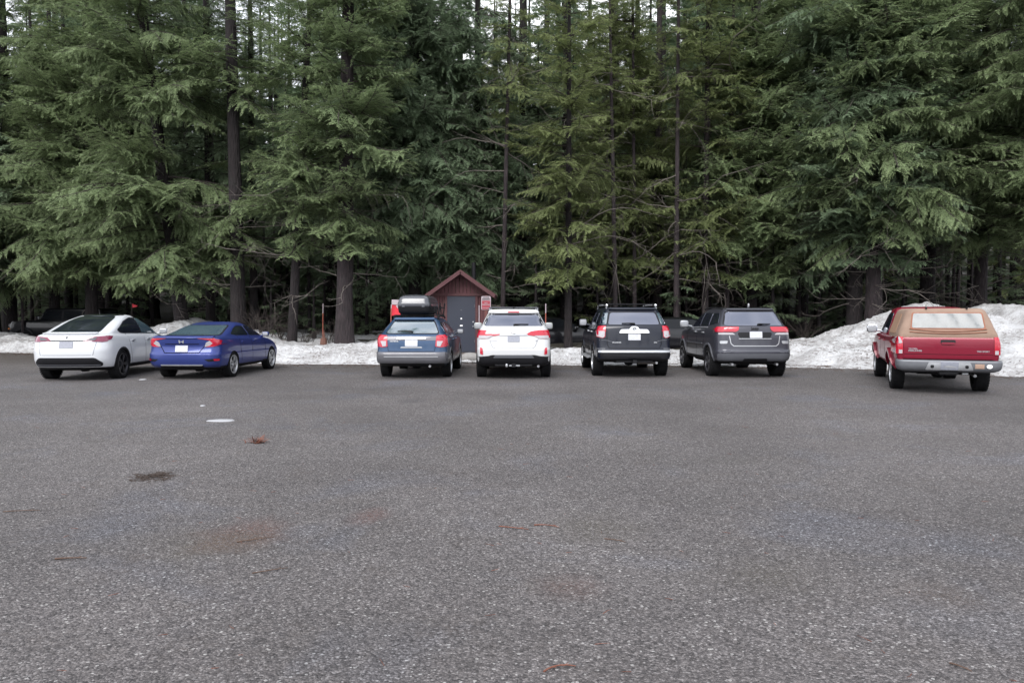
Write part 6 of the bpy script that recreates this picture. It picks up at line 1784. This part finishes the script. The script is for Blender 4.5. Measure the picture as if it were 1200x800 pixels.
def wood_flag(e, H):
    n = 10; V = []; F = []
    for i in range(n + 1):
        t = i / n
        for z in (-.40, 0):
            for d in (-.004, .004): V.append((.02 + .30 * t, d + .03 * math.sin(t * 5), H + .02 + z * (1 - .1 * t) + .02 * math.sin(t * 4)))
    for i in range(n):
        a = i * 4; F += [(a, a + 4, a + 6, a + 2), (a + 1, a + 3, a + 7, a + 5), (a, a + 1, a + 5, a + 4), (a + 2, a + 6, a + 7, a + 3)]
    F += [(0, 2, 3, 1), (n * 4, n * 4 + 1, n * 4 + 3, n * 4 + 2)]
    o = obj('flag', mesh_from('flag', V, F, [simple('red_flag', (.48, .015, .03), .6)], smooth=False), e)
    b = MB(); b.box((.22, .0, H + .09), (.42, .012, .17)); b.box((.25, -.006, H - .03), (.16, .012, .10), ry=-.5); b.build('white_board', M_SIGNW, e)
stake(457.5, 26, 1.65 + 9 / 900 * 26, 'stake with red flag and white board left of the roof box', .12, wood_flag, lean=.03)
def small_flag(e, H):
    b = MB(); b.add([(0, 0, H), (.13, .01, H - .04), (.26, 0, H - .10), (.16, .0, H - .15), (0, 0, H - .17), (0, .01, H), (.13, .02, H - .04), (.26, .01, H - .10), (.16, .01, H - .15), (0, .01, H - .17)], [(0, 1, 2, 3, 4), (9, 8, 7, 6, 5)] + [(i, i + 5, (i + 1) % 5 + 5, (i + 1) % 5) for i in range(5)])
    b.build('flag', MATS['red_flag'], e, smooth=False)
stake(155, 33.5, 1.65 + 10 / 900 * 33.5, 'thin pole with tiny red flag above the white fastback', 0, small_flag)

# splintered stump
def stump():
    Y = 27.2; X = PX(379, Y); z0 = ground_hit(X, Y) - .1
    r = random.Random(4); b = MB(); n = 13
    for k in range(n):
        a = 2 * PI * k / n; rad = .07; h = r.uniform(.2, .4) + (.3 if k in (2, 3, 4) else 0) * r.uniform(.6, 1)
        x, y = math.cos(a) * rad, math.sin(a) * rad
        b.tube([(x * 1.5, y * 1.5, 0), (x * 1.05, y * 1.05, h * .5), (x * .6, y * .6, h)], [.05, .04, .006], 5)
    b.tube([(0, 0, 0), (0, 0, .35)], [.14, .10], 10)
    o = b.build('broken_stump', simple('raw_splintered_wood', (.11, .050, .036), .85, var=.35, scale=14), loc=(X, Y, z0)); tag(o, 'reddish splintered stump standing in snow left of the stout trunk', 'stump')
stump()
# kerb stone / rocks by the door
def rocks(px, Y, size, label, seed, z=None):
    X = PX(px, Y); bm = bmesh.new(); bmesh.ops.create_icosphere(bm, subdivisions=3, radius=.5)
    for v in bm.verts:
        p = v.co.copy(); q = 1 + .22 * noise.noise(p * 2.2 + Vector((seed, 0, 0))) + .08 * noise.noise(p * 6)
        s = Vector([math.copysign(abs(c * 2) ** .75 / 2, c) for c in p]); v.co = Vector((s.x * size[0], s.y * size[1], s.z * size[2])) * q
    me = bpy.data.meshes.new('boulder'); bm.to_mesh(me); bm.free(); me.materials.append(MROCK); autosmooth(me, 50)
    o = obj('boulder', me, loc=(X, Y, size[2] * .38 + (z or 0))); tag(o, label, 'boulder')
def rockm():
    m, nt, b, _ = new_mat('grey_stone'); c = coord(nt); n = noise_n(nt, c, 6, 6, .7); n2 = noise_n(nt, c, 40, 3)
    nt.links.new(rgbmix(nt, n, (.13, .125, .12), (.30, .29, .28)), b.inputs['Base Color']); b.inputs['Roughness'].default_value = .9; bump_n(nt, b, math_n(nt, 'ADD', n, n2), .6, .02); return m
MROCK = rockm()
rocks(550.5, 25.3, (.60, .40, .34), 'long grey boulder in front of the outhouse right wall', 1)
